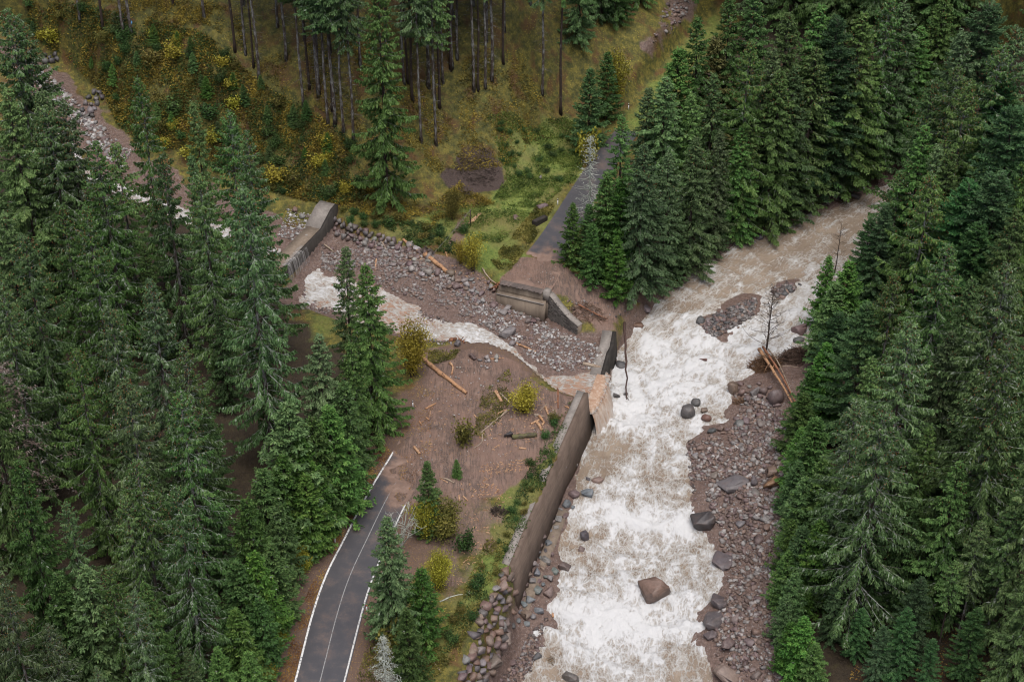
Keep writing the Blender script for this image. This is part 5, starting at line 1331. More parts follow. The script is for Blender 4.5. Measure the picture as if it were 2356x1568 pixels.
# riprap bank and dry stone revetments: built works, their stones are parts
def stone_work(name, label, cat, spots, wrange, cols, zs=.8, sink=.3):
    p = G(*spots[0]); e = tag(empty(name, p), label, cat)
    for (x, y) in spots:
        boulder(x, y, random.uniform(*wrange), random.uniform(.75, 1), random.choice(cols), None, None, False, sink, None, zs * random.uniform(.85, 1.15), 'stone', e, low=True)
    return e
stone_work('riprap_bank', 'riprap bank of brown blocks below the lower end of the retaining wall', 'stone bank', spaced([(1165, 1300), (1186, 1335), (1178, 1420), (1150, 1500), (1120, 1568), (1045, 1568), (1075, 1490), (1105, 1410), (1140, 1345)], 74, 12, 9), (19, 33), [BROWN, BROWN, PURP, GREY, (.20, .13, .095), (.12, .11, .11)], .62, .32)
rv = []
for r_ in range(4):
    for k in range(13 - 2 * r_):
        rv.append((770 + k * 12.5 + random.uniform(-3, 3) + (r_ % 2) * 6, 506 + k * 4.4 + r_ * 11 + random.uniform(-2, 2) - max(0, k - 9) * r_ * 1.2))
stone_work('stone_revetment', 'dry stone revetment of rounded blocks beside the upper dam', 'stone wall', rv, (12, 18), [GREY, (.14, .115, .10), (.12, .11, .105), PURP], .95, .25)
stone_work('stone_revetment', 'grey stone revetment beside the upper reach of the side stream', 'stone wall', [(x + random.uniform(-3, 3), y + random.uniform(-2, 2)) for (x, y) in [(214, 213), (228, 212), (202, 222), (218, 226), (236, 224), (196, 237), (210, 240), (224, 238), (190, 252), (205, 254), (219, 252), (186, 266), (200, 268), (214, 266), (182, 279), (196, 281), (224, 230)]], (13, 19), [(.12, .11, .11), GREY, (.1, .095, .1)], .9, .25)
stone_work('stone_revetment', 'low row of dark blocks at the top of the side stream', 'stone wall', [(102, 128), (116, 132), (128, 124), (120, 140), (104, 142), (132, 136)], (12, 17), [(.10, .095, .10), (.13, .12, .12)], .9, .25)

# loose stones too many to count: one mesh for each bank
BASE = [hull_shape(400 + i, 11) for i in range(8)]
def gravel(name, zones_, label_seed, patchy=True):
    Vs, Fs, Cs = [], [], []; n0 = 0
    rng = np.random.default_rng(label_seed)
    for poly, n, (s0, s1), cols in zones_:
        W_ = pxpoly(poly)[:, :2]; lo, hi = W_.min(0), W_.max(0); Q = np.zeros((0, 2))
        while len(Q) < n:
            q = rng.uniform(lo, hi, (n * 2, 2)); ok = sdf(W_, q[:, 0], q[:, 1]) > 0
            if patchy and n > 1000: ok &= fbm(q[:, 0], q[:, 1], 3.0, 3, 91) + rng.normal(size=len(q)) * .18 > -.12
            Q = np.vstack([Q, q[ok]])
        for p in np.column_stack([Q[:n], hz(Q[:n, 0], Q[:n, 1])]):
            s = s0 + (s1 - s0) * rng.random() ** 2.2
            V, Fc = BASE[rng.integers(8)]
            a = rng.uniform(0, 6.28); ca, sa = math.cos(a), math.sin(a)
            v = V * np.array([s, s * rng.uniform(.6, 1), s * rng.uniform(.4, .8)])
            v = np.stack([v[:, 0] * ca - v[:, 1] * sa, v[:, 0] * sa + v[:, 1] * ca, v[:, 2]], 1) + p + np.array([0, 0, s * .2])
            Vs.append(v); Fs.append(Fc + n0); n0 += len(v)
            c = np.array(cols[rng.integers(len(cols))]) * rng.uniform(.7, 1.25)
            Cs.append(np.tile(np.append(c, 1), (len(v), 1)))
    return tag(obj(name, mesh_np(name, np.vstack(Vs), np.vstack(Fs), M_GRAVEL, False, {'stone_colour': np.vstack(Cs)})), kind='stuff')
MIXC = [GREY, PURP, BROWN, (.32, .295, .28), (.20, .145, .125), (.26, .235, .22)]; LITEC = [(.40, .385, .375), (.31, .295, .285), GREY, (.20, .155, .14), (.48, .465, .45)]; DARKC = [PURP, BROWN, (.09, .07, .065), GREY]
gravel('stream_cobbles', [([(740, 560), (900, 560), (1130, 660), (1330, 778), (1392, 800), (1388, 845), (1225, 825), (1060, 735), (860, 650), (740, 620)], 5000, (.03, .11), MIXC + DARKC + [(.34, .32, .305)]), ([(1110, 690), (1250, 735), (1330, 778), (1392, 800), (1388, 845), (1290, 858), (1225, 825), (1160, 775), (1080, 720)], 1900, (.05, .30), LITEC + [BROWN, PURP]), ([(740, 560), (900, 570), (1000, 620), (1120, 690), (1190, 770), (1060, 735), (960, 690), (860, 650), (740, 620)], 2300, (.08, .34), MIXC),
    ([(960, 765), (1060, 780), (1040, 795), (970, 790)], 120, (.1, .3), MIXC), ([(800, 545), (900, 560), (980, 590), (900, 590), (820, 570)], 250, (.12, .32), MIXC), ([(880, 690), (960, 715), (1050, 745), (1000, 745), (900, 715)], 200, (.1, .3), DARKC), ([(700, 665), (780, 690), (780, 720), (690, 710)], 260, (.1, .3), DARKC)], 1)
gravel('gravel_bar', [([(1690, 890), (1840, 920), (1840, 1060), (1806, 1300), (1800, 1566), (1665, 1566), (1640, 1460), (1680, 1350), (1660, 1230), (1600, 1100), (1590, 1030), (1690, 980)], 6000, (.03, .12), MIXC + DARKC), ([(1690, 890), (1825, 965), (1828, 1060), (1800, 1300), (1794, 1566), (1665, 1566), (1640, 1460), (1680, 1350), (1660, 1230), (1600, 1100), (1590, 1030), (1690, 980)], 6500, (.05, .42), MIXC + [(.36, .335, .32), PURP, BROWN, (.13, .09, .075), (.15, .105, .09)]), ([(1612, 742), (1740, 685), (1735, 725), (1650, 776), (1622, 765)], 900, (.10, .42), DARKC + [GREY, DARK, (.14, .125, .12)]), ([(1775, 668), (1830, 650), (1822, 672), (1790, 686)], 260, (.15, .55), DARKC + [DARK]),
    ([(1175, 1530), (1215, 1460), (1260, 1420), (1245, 1500), (1205, 1566), (1150, 1566)], 330, (.08, .3), DARKC), ([(1580, 1010), (1600, 1020), (1600, 1150), (1585, 1100)], 90, (.1, .3), DARKC)], 2)
gravel('upstream_stones', [([(60, 130), (130, 190), (230, 290), (300, 350), (290, 400), (240, 370), (140, 250), (40, 160)], 1500, (.08, .5), LITEC + [BROWN, PURP]), ([(660, 480), (725, 500), (700, 560), (640, 540)], 320, (.08, .3), LITEC), ([(1790, 520), (1860, 450), (1990, 410), (1985, 440), (1900, 470), (1830, 500)], 260, (.1, .4), DARKC), ([(1535, -10), (1600, -10), (1540, 90), (1500, 110)], 110, (.12, .5), DARKC + [GREY])], 3)
gravel('road_pebbles', [([(980, 860), (1100, 815), (1250, 890), (1310, 920), (1200, 1060), (1000, 1100), (930, 1080)], 420, (.03, .12), LITEC), ([(1165, 640), (1225, 570), (1285, 600), (1270, 660)], 90, (.03, .1), LITEC), ([(1300, 690), (1420, 700), (1480, 680), (1430, 740), (1330, 730)], 90, (.05, .25), DARKC)], 4)

# ------------------------------------------------------------------ driftwood, poles, posts
def mat_wood(name, wood, bark, amt):
    t = NT(name); p = t.coord('Object')
    n = t.noise(p, 3.0, 5, .7, .6); n2 = t.noise(p, 12, 4, .7)
    c = t.mix(n2, tuple(v * .62 for v in wood), wood)
    c = t.mix(t.ramp(n, [(.62 - amt * .3, 0.0), (.68 - amt * .3, 1.0)]), c, bark)
    return t.done(c, .75, t.bump(n2, .5, .03), .25)
M_LOG = mat_wood('peeled_orange_wood', (.46, .26, .14), (.10, .06, .045), .28)
M_SPLIT = mat_wood('split_pale_wood', (.52, .33, .20), (.26, .13, .07), .35)
M_PALEW = mat_wood('grey_driftwood', (.36, .29, .22), (.20, .14, .10), .3)
M_REDW = mat_wood('red_wet_trunk', (.30, .135, .075), (.10, .05, .035), .3)
M_MOSS = mat_wood('mossy_wood', (.14, .13, .06), (.07, .06, .04), .45)
M_ROOT = mat_wood('dark_root_wood', (.10, .075, .06), (.045, .033, .028), .5)
M_DARKP = mat_wood('wet_brown_trunk', (.085, .05, .04), (.05, .03, .025), .5)
def wood(pix, r0, r1, mat, label, name='log', cat='wood', group=None, sides=8, wob=.07, lift=None, forks=0, ends=None):
    P = np.array(ends if ends is not None else [G(x, y) for (x, y) in pix], float)
    if ends is None: P[:, 2] += (r0 + r1) / 2 * .7
    Q = resample(P, max(.2, np.linalg.norm(P[-1] - P[0]) / 10)) if len(P) > 2 else np.linspace(P[0], P[1], 10)
    n = len(Q)
    rng = np.random.default_rng(abs(hash(label)) % 1000 if False else int(P[0, 0] * 97 + P[0, 1] * 31) % 100000)
    Q[1:-1] += rng.normal(size=(n - 2, 3)) * wob * r0
    if ends is None: Q[:, 2] = np.maximum(Q[:, 2], hz(Q[:, 0], Q[:, 1]) + np.linspace(r0, r1, n) * .45)
    R = np.linspace(r0, r1, n) * rng.uniform(.85, 1.15, n)
    c0 = Q.mean(0); acc = Acc()
    V, Fq = tube(Q - c0, R, sides)
    V = V + rng.normal(size=V.shape) * r0 * .06
    acc.add(V, Fq)
    for _ in range(forks):
        i = rng.integers(1, n - 1); d = norm(rng.normal(size=3) + [0, 0, .4]); L = rng.uniform(.25, .7) * (2.0 if r0 > .2 else 1)
        acc.add(*tube(np.array([Q[i] - c0, Q[i] - c0 + d * L * .5, Q[i] - c0 + d * L + [0, 0, -.1]]), [r0 * .3, r0 * .2, r0 * .08], 4))
    o = obj(name, acc.mesh(name, mat, True), None, c0)
    return tag(o, label, cat, group)
wood([(966, 818), (1000, 850), (1040, 880), (1073, 906)], .30, .23, M_LOG, 'long peeled orange log lying across the muddy road', forks=2)
wood([(1035, 836), (1042, 845), (1039, 862)], .17, .10, M_SPLIT, 'crooked pale branch stub on the mud near the long log', 'branch')
wood([(1140, 902), (1154, 925)], .26, .16, M_SPLIT, 'thick split log chunk in the scrub left of the yellow bush')
wood([(1151, 906), (1178, 932)], .13, .08, M_PALEW, 'thin straight stick leading into the yellow bush', 'branch')
wood([(979, 941), (990, 935), (1003, 928)], .14, .08, M_LOG, 'short splintered branch on the muddy road', 'branch')
wood([(1144, 953), (1166, 943)], .13, .09, M_SPLIT, 'pale split stick below the yellow bush', 'branch')
wood([(1172, 942), (1140, 968), (1103, 998)], .15, .06, M_PALEW, 'long thin brown branch slanting below the yellow bush', 'branch', forks=5)
wood([(1110, 995), (1108, 1018), (1090, 1031)], .09, .05, M_PALEW, 'crooked root lying in the muddy scrub', 'branch', forks=3)
wood([(1228, 954), (1252, 959)], .15, .11, M_PALEW, 'pale round stick at the top of the splintered pile', 'branch')
wood([(1221, 976), (1241, 966)], .14, .1, M_SPLIT, 'orange splinter pointing away from the splintered pile')
wood([(1235, 971), (1247, 991)], .22, .16, M_SPLIT, 'broad orange split board in the splintered pile')
wood([(1241, 958), (1253, 974)], .2, .12, M_LOG, 'reddish split chunk in the splintered pile')
wood([(1247, 978), (1252, 972)], .13, .09, M_SPLIT, 'small split piece against the splintered pile')
wood([(1254, 936), (1262, 956)], .16, .1, M_SPLIT, 'torn pale stump piece above the splintered pile', forks=4)
wood([(1242, 945), (1258, 929)], .06, .05, M_PALEW, 'thin pale stick above the splintered pile', 'branch')
wood([(1283, 895), (1284, 939)], .12, .08, M_REDW, 'straight reddish pole lying on the mud by the wall end')
wood([(1178, 1008), (1234, 1002)], .30, .26, M_MOSS, 'green mossy log lying on the reddish mud')
wood([(1195, 1031), (1211, 1033)], .13, .09, M_SPLIT, 'short split stick on the reddish mud', 'branch')
wood([(1300, 936), (1307, 937), (1313, 946)], .11, .08, M_LOG, 'bent orange stick in the grass by the wall', 'branch')
wood([(1187, 790), (1233, 810)], .14, .10, M_LOG, 'straight orange log on the cobbles by the stream')
wood([(1341, 838), (1382, 847)], .26, .20, M_PALEW, 'pale thick log lying on the cobbles near the sill dam')
wood([(1345, 848), (1365, 855)], .05, .03, M_PALEW, 'tangled pale twigs beside the thick log on the cobbles', 'branch', forks=8)
wood([(1126, 826), (1159, 824)], .09, .06, M_LOG, 'thin orange stick lying between the pale stones', 'branch')
wood([(1038, 784), (1052, 782), (1068, 790)], .26, .12, M_REDW, 'stranded reddish root stump at the stream edge', 'stump', forks=9)
wood([(1058, 781), (1072, 773)], .12, .1, M_MOSS, 'stubby mossy stick poking from the stranded root', 'branch')
wood([(746, 563), (767, 579)], .12, .08, M_PALEW, 'pale stick below the upper dam', 'branch')
wood([(866, 596), (863, 623)], .11, .09, M_SPLIT, 'pale straight stick on the dark gravel below the upper dam', 'branch')
wood([(878, 556), (890, 576)], .10, .07, M_PALEW, 'slim stick leaning on the boulders below the revetment', 'branch')
wood([(928, 552), (945, 568)], .22, .18, M_LOG, 'short orange log at the end of the stone revetment')
wood([(976, 588), (1000, 605), (1030, 629)], .40, .26, M_LOG, 'big peeled log with a torn root end on the stone heap', forks=4)
wood([(968, 584), (980, 578), (998, 584)], .42, .22, M_ROOT, 'torn dark root crown at the end of the big peeled log', 'root', forks=14)
wood([(960, 577), (965, 593)], .17, .1, M_SPLIT, 'pale torn stick next to the root crown', 'branch')
wood([(955, 598), (990, 600), (1004, 628)], .08, .04, M_PALEW, 'pale forked bough over the stone heap', 'branch', forks=6)
wood([(1023, 572), (1029, 592)], .11, .08, M_LOG, 'thin stick at the grass edge above the stone heap', 'branch')
for i, dx in enumerate((0, 4, 8)):
    wood([(1077 + dx, 516 - i), (1100 + dx * .8, 495 - i * 1.5)], .15, .12, M_SPLIT, ['split plank on the outer side of the stack by the wire pole', 'middle split plank of the stack by the wire pole', 'split plank on the meadow side of the stack by the wire pole'][i], 'plank')
wood([(1110, 618), (1125, 640), (1150, 660)], .12, .06, M_PALEW, 'long thin branch at the grass edge near the abutment', 'branch', forks=4)
wood([(1140, 662), (1150, 652)], .28, .12, M_REDW, 'torn reddish stump jammed against the abutment corner', 'stump', forks=5)
wood([(953, 1029), (966, 1045)], .18, .15, M_SPLIT, 'short pale log on the muddy asphalt')
wood([(1015, 1100), (1028, 1102), (1045, 1111)], .11, .08, M_PALEW, 'bent branch on the mud by the roadside spruce', 'branch')
wood([(1056, 1140), (1057, 1152)], .11, .09, M_SPLIT, 'stubby pale stick standing out on the bare mud', 'branch')
wood([(1066, 1142), (1076, 1152)], .10, .08, M_SPLIT, 'second stubby pale stick on the bare mud', 'branch')
wood([(965, 970), (970, 978)], .11, .09, M_LOG, 'tiny orange log on the muddy road near the forest edge')
wood([(980, 961), (988, 967)], .10, .08, M_LOG, 'tiny brown log on the muddy road near the forest edge')
wood([(990, 945), (989, 959)], .06, .05, M_SPLIT, 'thin upright-lying stick on the muddy road', 'branch')
wood([(1091, 955), (1098, 963)], .09, .07, M_SPLIT, 'small splinter on the middle of the mud', 'branch')
wood([(1012, 1384), (1045, 1370), (1085, 1366)], .07, .03, M_WHITE, 'bare white bough on the slope above the riprap', 'branch', forks=7)
wood([(1274, 1394), (1272, 1420)], .14, .1, M_LOG, 'orange splintered stick in the foam by the cobbles', 'branch', forks=3)
wood([(1310, 1376), (1317, 1400), (1316, 1422)], .06, .05, M_ROOT, 'dark bent twig sticking out of the foam', 'branch')
wood([(975, 1495), (1015, 1545)], .08, .06, M_PALEW, 'thin pole on the slope above the riprap', 'branch')
wood([(1030, 1110), (1012, 1100)], .07, .05, M_SPLIT, 'small stick beside the bent branch on the mud', 'branch')
# trunk hanging off the bank into the river
wood(None, .18, .09, M_DARKP, 'dark slender trunk hanging from the bank into the river pool', 'fallen_trunk', 'trunk', ends=[at(1437, 742, -2.2), at(1440, 830, -4.2), at(1443, 932, -6.9)], forks=6, wob=.5)
wood(None, .11, .05, M_REDW, 'thin reddish stem leaning down the bank behind the sill dam', 'fallen_trunk', 'trunk', ends=[at(1330, 700, -1.0), at(1372, 722, -1.9), at(1400, 735, -2.4)], forks=4)
# peeled trunks and bare tree on the right bank
def seat(x, y, up): 
    p = G(x, y); p[2] += up; return p
wood(None, .24, .10, M_LOG, 'peeled reddish trunk slanting from the brush mound down the gravel bar', 'fallen_trunk', 'trunk', ends=[seat(1744, 826, 1.6), seat(1790, 890, 1.2), seat(1832, 948, .25)], forks=6)
wood(None, .18, .08, M_REDW, 'second peeled trunk lying along the first from the brush mound', 'fallen_trunk', 'trunk', ends=[seat(1753, 822, 1.7), seat(1795, 880, 1.3), seat(1834, 938, .3)], forks=6)
wood(None, .10, .04, M_PALEW, 'grey bare stem beside the two peeled trunks', 'fallen_trunk', 'trunk', ends=[seat(1766, 820, 1.2), seat(1790, 850, 1.0), seat(1822, 912, .4)], forks=12)
wood([(1800, 842), (1835, 845), (1852, 852)], .06, .03, M_PALEW, 'thin pale bough over the brush mound on the right bank', 'branch', forks=3)
def brush(name, px, py, wu, h, n, mats, label, cat='brush', asp=.7):
    c = G(px, py); r = wu * mpp(c) / 2
    rng = np.random.default_rng(int(px)); acc = Acc()
    for _ in range(n):
        a = rng.uniform(0, 6.28); q = math.sqrt(rng.random())
        b = np.array([math.cos(a) * q * r, math.sin(a) * q * r * asp, 0])
        b[2] = h * (1 - q * q) * rng.random() + float(hz(c[0] + b[0], c[1] + b[1])) - c[2] - .05
        d = norm(rng.normal(size=3) * [1, 1, .45] + [0, 0, .1]); L = rng.uniform(.4, 1.5) * (.5 + r * .25)
        acc.add(*tube(np.array([b - d * L * .5, b + rng.normal(size=3) * .06, b + d * L * .5 - [0, 0, .12 * L]]), [.035, .028, .01], 3, False), tint=rng.random(), lich=0.0)
    return tag(obj(name, acc.mesh(name, mats), None, c), label, cat)
brush('brush_mound', 1758, 842, 80, 2.0, 700, M_BRUSH, 'mound of torn brown twigs round the foot of the bare tree')
brush('brush_mound', 1832, 822, 90, 1.5, 800, M_BRUSH, 'wide mat of reddish dead boughs on the right bank below the hedge')
brush('brush_mound', 1950, 458, 60, .6, 200, M_BRUSH, 'driftwood tangle on the muddy upstream bank')
brush('brush_mound', 1268, 1530, 26, 1.0, 160, M_BRUSH, 'clump of brown drift twigs caught at the lower river edge', asp=2.0)
brush('brush_mound', 1350, 720, 90, .5, 240, M_BRUSH, 'dead twigs strewn over the undercut bank beside the wing wall')
brush('brush_mound', 1700, 925, 26, .9, 120, M_BRUSH, 'small brown brush clump on the upper corner of the gravel bar')
brush('root_stock', 1147, 1178, 40, 1.1, 150, M_ROOT, 'black upturned root stock on the grass slope above the wall', 'root')
brush('brush_mound', 1095, 395, 110, .25, 420, M_ROOT, 'flat pile of dark cut twigs in the clearing')
# wire pole, wire, marker posts, concrete block
pb = G(1082, 519); pole = tag(empty('wire_pole', pb), 'thin dark wooden pole holding a wire beside the split planks', 'pole')
child('post', *[(lambda t: (t[0] + pb, t[1]))(tube(np.array([[0, 0, -.3], [0.02, 0, 1.2], [.05, 0, 2.6]]), [.09, .085, .07], 8))][0], M_ROOT, pole)
child('cap', *[(lambda t: (t[0] + pb, t[1]))(tube(np.array([[.05, 0, 2.5], [.05, 0, 2.62]]), [.10, .10], 8))][0], M_CONCB, pole)
w0 = pb + np.array([.05, 0, 2.5]); w1 = G(920, 662)
tt = np.linspace(0, 1, 24)[:, None]; wp = w0 * (1 - tt) + w1 * tt; wp[:, 2] -= (tt[:, 0] * (1 - tt[:, 0])) * 1.6
wp[:, 2] = np.maximum(wp[:, 2], hz(wp[:, 0], wp[:, 1]) + .04)
V, Fq = tube(wp - w0, np.full(24, .022), 4)
tag(obj('wire', mesh_np('wire', V, Fq, mat_plain('grey_wire', (.16, .16, .16), (.24, .24, .24)), True), None, w0), 'grey slack wire from the wooden pole down to the side stream', 'wire')
M_POSTW = mat_plain('white_post_plastic', (.62, .62, .62), (.74, .74, .74), 3, .5); M_POSTB = mat_plain('black_post_band', (.02, .02, .02), (.035, .035, .035)); M_POSTR = mat_plain('red_reflector', (.45, .03, .02), (.55, .05, .03))
for (x, y, lb, band) in [(1283, 471, 'white marker post in the grass beside the upper road', M_POSTB), (1446, 252, 'white marker post beside the overgrown far end of the upper road', M_POSTB), (950, 936, 'white marker post at the leafy edge of the muddy road', M_POSTB), (771, 1247, 'white marker post beside the bend of the clean asphalt', M_POSTB), (844, 1405, 'white marker post with a red reflector on the river side of the road', M_POSTR)]:
    p = G(x, y); e = tag(empty('marker_post', p, random.uniform(-.3, .3)), lb, 'post', 'road marker posts')
    obj('post', mesh_np('post', *prism([(-.07, -.05, -.2), (.07, -.05, -.2), (.07, .05, -.2), (-.07, .05, -.2)], [(-.065, -.045, .74), (.065, -.045, .74), (.065, .045, .74), (-.065, .045, .74)]), M_POSTW), e)
    obj('band', mesh_np('band', *prism([(-.07, -.05, .74), (.07, -.05, .74), (.07, .05, .74), (-.07, .05, .74)], [(-.07, -.05, .92), (.07, -.05, .92), (.07, .05, .92), (-.07, .05, .92)]), band), e)
    obj('cap', mesh_np('cap', *prism([(-.065, -.045, .92), (.065, -.045, .92), (.065, .045, .92), (-.065, .045, .92)], [(-.05, -.03, 1.02), (.05, -.03, 1.02), (.05, .045, .96), (-.05, .045, .96)]), M_POSTW), e)
p = G(1242, 512); 
bm = bmesh.new(); bmesh.ops.create_cube(bm, size=1.0); bmesh.ops.scale(bm, vec=(2.3, .75, .8), verts=bm.verts[:])
for v in bm.verts: v.co += Vector((random.uniform(-.06, .06), random.uniform(-.04, .04), random.uniform(-.06, .06)))
bmesh.ops.bevel(bm, geom=bm.edges[:], offset=.06, segments=2, affect='EDGES'); mb = bpy.data.meshes.new('concrete_block'); bm.to_mesh(mb); bm.free(); mb.materials.append(M_DARKC)
o = tag(obj('concrete_block', mb, None, (p[0], p[1], p[2] + .3)), 'long dark concrete block lying on the grass beside the upper road', 'block'); o.rotation_euler = (0, .03, .75)
for (x, y, lb) in [(1293, 779, 'small concrete cube on the cobbles next to its twin'), (1303, 779, 'small concrete cube on the cobbles nearer the sill dam')]:
    p = G(x, y); o = tag(obj('concrete_cube', STONE_BLOCK.copy(), None, (p[0], p[1], p[2] + .15)), lb, 'block', 'concrete cubes on the cobbles'); o.data.materials[0] = M_CONC; o.scale = (.5, .5, .42); o.rotation_euler = (0, 0, random.uniform(0, .4))

# ------------------------------------------------------------------ shrubs, bare trees, ground cover
def mat_leaf(name, dark, mid, light):
    t = NT(name); c = t.ramp(t.attr('tint'), [(0.0, dark), (.5, mid), (1.0, light)]); r = t.rnd()
    hs = t.n('ShaderNodeHueSaturation'); t.l(c, hs.inputs['Color'])
    t.l(t.math('ADD', .48, t.math('MULTIPLY', r, .04)), hs.inputs['Hue']); t.l(t.math('ADD', .75, t.math('MULTIPLY', t.math('FRACT', t.math('MULTIPLY', r, 9.1)), .5)), hs.inputs['Value'])
    b = t.n('ShaderNodeBsdfPrincipled'); t.l(hs.outputs[0], b.inputs['Base Color']); b.inputs['Roughness'].default_value = .6; b.inputs['Specular IOR Level'].default_value = .25
    tr = t.n('ShaderNodeBsdfTranslucent'); t.l(hs.outputs[0], tr.inputs['Color'])
    mx = t.n('ShaderNodeMixShader'); mx.inputs[0].default_value = .3
    t.l(b.outputs[0], mx.inputs[1]); t.l(tr.outputs[0], mx.inputs[2]); t.l(mx.outputs[0], t.out.inputs['Surface'])
    return t.m
M_YEL = mat_leaf('yellow_leaves', (.15, .135, .015), (.33, .295, .035), (.50, .455, .08))
M_OLIVE = mat_leaf('olive_leaves', (.05, .055, .012), (.13, .125, .028), (.24, .21, .055))
M_GRN = mat_leaf('green_leaves', (.018, .042, .012), (.045, .095, .024), (.095, .165, .045))
M_AUT = mat_leaf('autumn_ground_leaves', (.075, .062, .014), (.21, .165, .028), (.42, .33, .06))
def shrub_mesh(seed, h, r, nleaf, stems=9, leaf=.16, shape=1.0):
    rng = np.random.default_rng(seed); st = Acc(); ends = []
    for _ in range(stems):
        a = rng.uniform(0, 6.28); q = rng.uniform(.2, 1) * r * .8; hh = h * rng.uniform(.6, 1) * (1 - .3 * (q / r) ** 2)
        P = np.array([[rng.normal() * .1, rng.normal() * .1, -.1], [math.cos(a) * q * .35, math.sin(a) * q * .35, hh * .45], [math.cos(a) * q, math.sin(a) * q, hh * .92]])
        P = resample(P, h / 8); st.add(*tube(P, np.linspace(.014 * h, .006, len(P)), 4, False))
        for i in range(len(P) // 3, len(P)):
            ends.append(P[i])
            for _k in range(2):
                d = norm(rng.normal(size=3)); e = P[i] + d * r * rng.uniform(.15, .4); st.add(*tube(np.array([P[i], e]), [.012, .004], 3, False)); ends.append(e)
    ends = np.array(ends); ends[:, 2] = np.clip(ends[:, 2], h * .12, None)
    ci = rng.integers(0, len(ends), nleaf)
    p = ends[ci] + rng.normal(size=(nleaf, 3)) * np.array([r * .16, r * .16, h * .07])
    p[:, 2] = np.abs(p[:, 2])
    V, Fq = kites(p, rng.normal(size=(nleaf, 3)) + [0, 0, -.2], leaf * rng.uniform(.6, 1.3, nleaf), leaf * .33 * rng.uniform(.7, 1.2, nleaf), rng, .5)
    tn = np.clip(.5 + .3 * np.sin(ci * 12.9898) + rng.normal(size=nleaf) * .2, 0, 1)
    return st, V, Fq, np.repeat(tn, 4)
SHR = {}
for nm, sd_, h, r, n, stn, lf in [('a', 1, 4.0, 1.9, 4200, 14, .19), ('b', 2, 6.0, 2.1, 5200, 14, .2), ('c', 3, 2.0, 1.2, 1300, 9, .17), ('d', 4, 1.3, 1.0, 700, 8, .18), ('e', 5, 5.0, 1.7, 2400, 11, .18)]:
    st, V, Fq, tn = shrub_mesh(sd_, h, r, n, stn, lf)
    SHR[nm] = (h, st.mesh('shrub_stems_' + nm, M_BARKD), mesh_np('shrub_leaves_' + nm, V, Fq, M_YEL, False, {'tint': tn}))
def shrub(kind, p, h, mat, label, group=None, wide=1.0, name='shrub'):
    H0, sm, lm = SHR[kind]; s = h / H0
    e = tag(empty(name, p, random.uniform(0, 6.28), (s * wide, s * wide, s)), label, 'shrub', group)
    o = bpy.data.objects.new('stems', sm); COL.objects.link(o); o.parent = e
    o = bpy.data.objects.new('foliage', lm); COL.objects.link(o); o.parent = e
    o.material_slots[0].link = 'OBJECT'; o.material_slots[0].material = mat
    return e
shrub('b', G(948, 862), 8.6, M_YEL, 'tall yellow-leaved shrub against the dark spruce at the mud edge', None, .85)
shrub('a', G(1207, 948), 4.2, M_YEL, 'round yellow-green bush standing alone on the muddy flat', None, 1.05)
shrub('e', G(1088, 622), 6.2, M_YEL, 'slim yellow-leaved tree at the meadow edge above the stone heap', None, .95)
shrub('e', G(1060, 606), 4.0, M_YEL, 'low yellow shrub in front of the slim yellow tree', None, 1.0)
shrub('b', G(1040, 505), 5.2, M_OLIVE, 'pale olive willow shrub in the clearing', None, .85)
shrub('b', G(985, 1235), 6.0, M_YEL, 'yellow shrub wrapped round the roadside spruce', None, .95)
shrub('a', G(1030, 1235), 5.0, M_OLIVE, 'olive yellow shrub on the river side of the roadside spruce', None, 1.05)
shrub('b', G(1010, 1352), 5.6, M_YEL, 'bright yellow shrub behind the dark verge spruce', None, .85)
shrub('c', G(1545, 658), 1.8, M_YEL, 'small yellow bush at the edge of the river under the spruces', None, .8)
shrub('e', G(1418, 228), 9.0, M_YEL, 'birch with a golden crown among the spruces at the upper road', None, .8, 'birch_tree')
shrub('d', G(1066, 1020), 3.0, M_OLIVE, 'thin olive shrub in the mud below the fallen branch', None, .8)
shrub('c', G(1275, 970), 1.5, M_OLIVE, 'small olive shrub on the grass by the wall coping', None, 1.0)
shrub('d', G(1072, 1262), 2.2, M_GRN, 'round green bush beside the bright yellow shrub', None, 1.0)
shrub('c', G(1068, 535), 1.6, M_GRN, 'green bush beside the slim yellow tree', None, 1.1)
for (x, y, h) in [(700, 1310, 3.2), (640, 1490, 3.0), (755, 1090, 4.0), (735, 1190, 2.6), (815, 1010, 3.5), (620, 1560, 2.5), (845, 960, 2.6)]:
    shrub('a', G(x, y), h, M_YEL, 'yellow autumn shrub leaning out of the forest edge beside the road', 'yellow shrubs along the roadside forest edge', .9)
for (x, y, h) in [(1840, 1050, 1.8), (1895, 748, 1.5), (1820, 1330, 1.6), (1842, 1110, 2.0)]:
    shrub('c', G(x, y), h, M_OLIVE, 'olive shrub at the foot of the hedge on the right bank', 'shrubs at the right bank hedge', 1.0)
SLOPE = [(60, 10), (330, 40), (480, 90), (600, 190), (700, 250), (790, 310), (840, 400), (870, 460), (760, 478), (650, 450), (520, 400), (330, 330), (270, 290), (240, 220), (150, 130), (70, 80)]
for i, q in enumerate(spaced(SLOPE, 64, 20, 21)):
    m = [M_GRN, M_YEL, M_OLIVE, M_GRN][i % 4]
    shrub(random.choice('cd'), G(*q), random.uniform(1.0, 2.2), m, {M_GRN: 'green shrub on the autumn slope above the side stream', M_YEL: 'yellow shrub on the autumn slope above the side stream', M_OLIVE: 'olive shrub on the autumn slope above the side stream'}[m], 'shrubs on the autumn slope', random.uniform(1.0, 1.5))
for i, q in enumerate(spaced(SLOPE, 26, 26, 22)):
    h = random.uniform(1.6, 3.4)
    put_conifer('young1', G(*q), h, 'low spruce sapling among the shrubs of the autumn slope', 'spruce saplings on the autumn slope', None, 1.4)
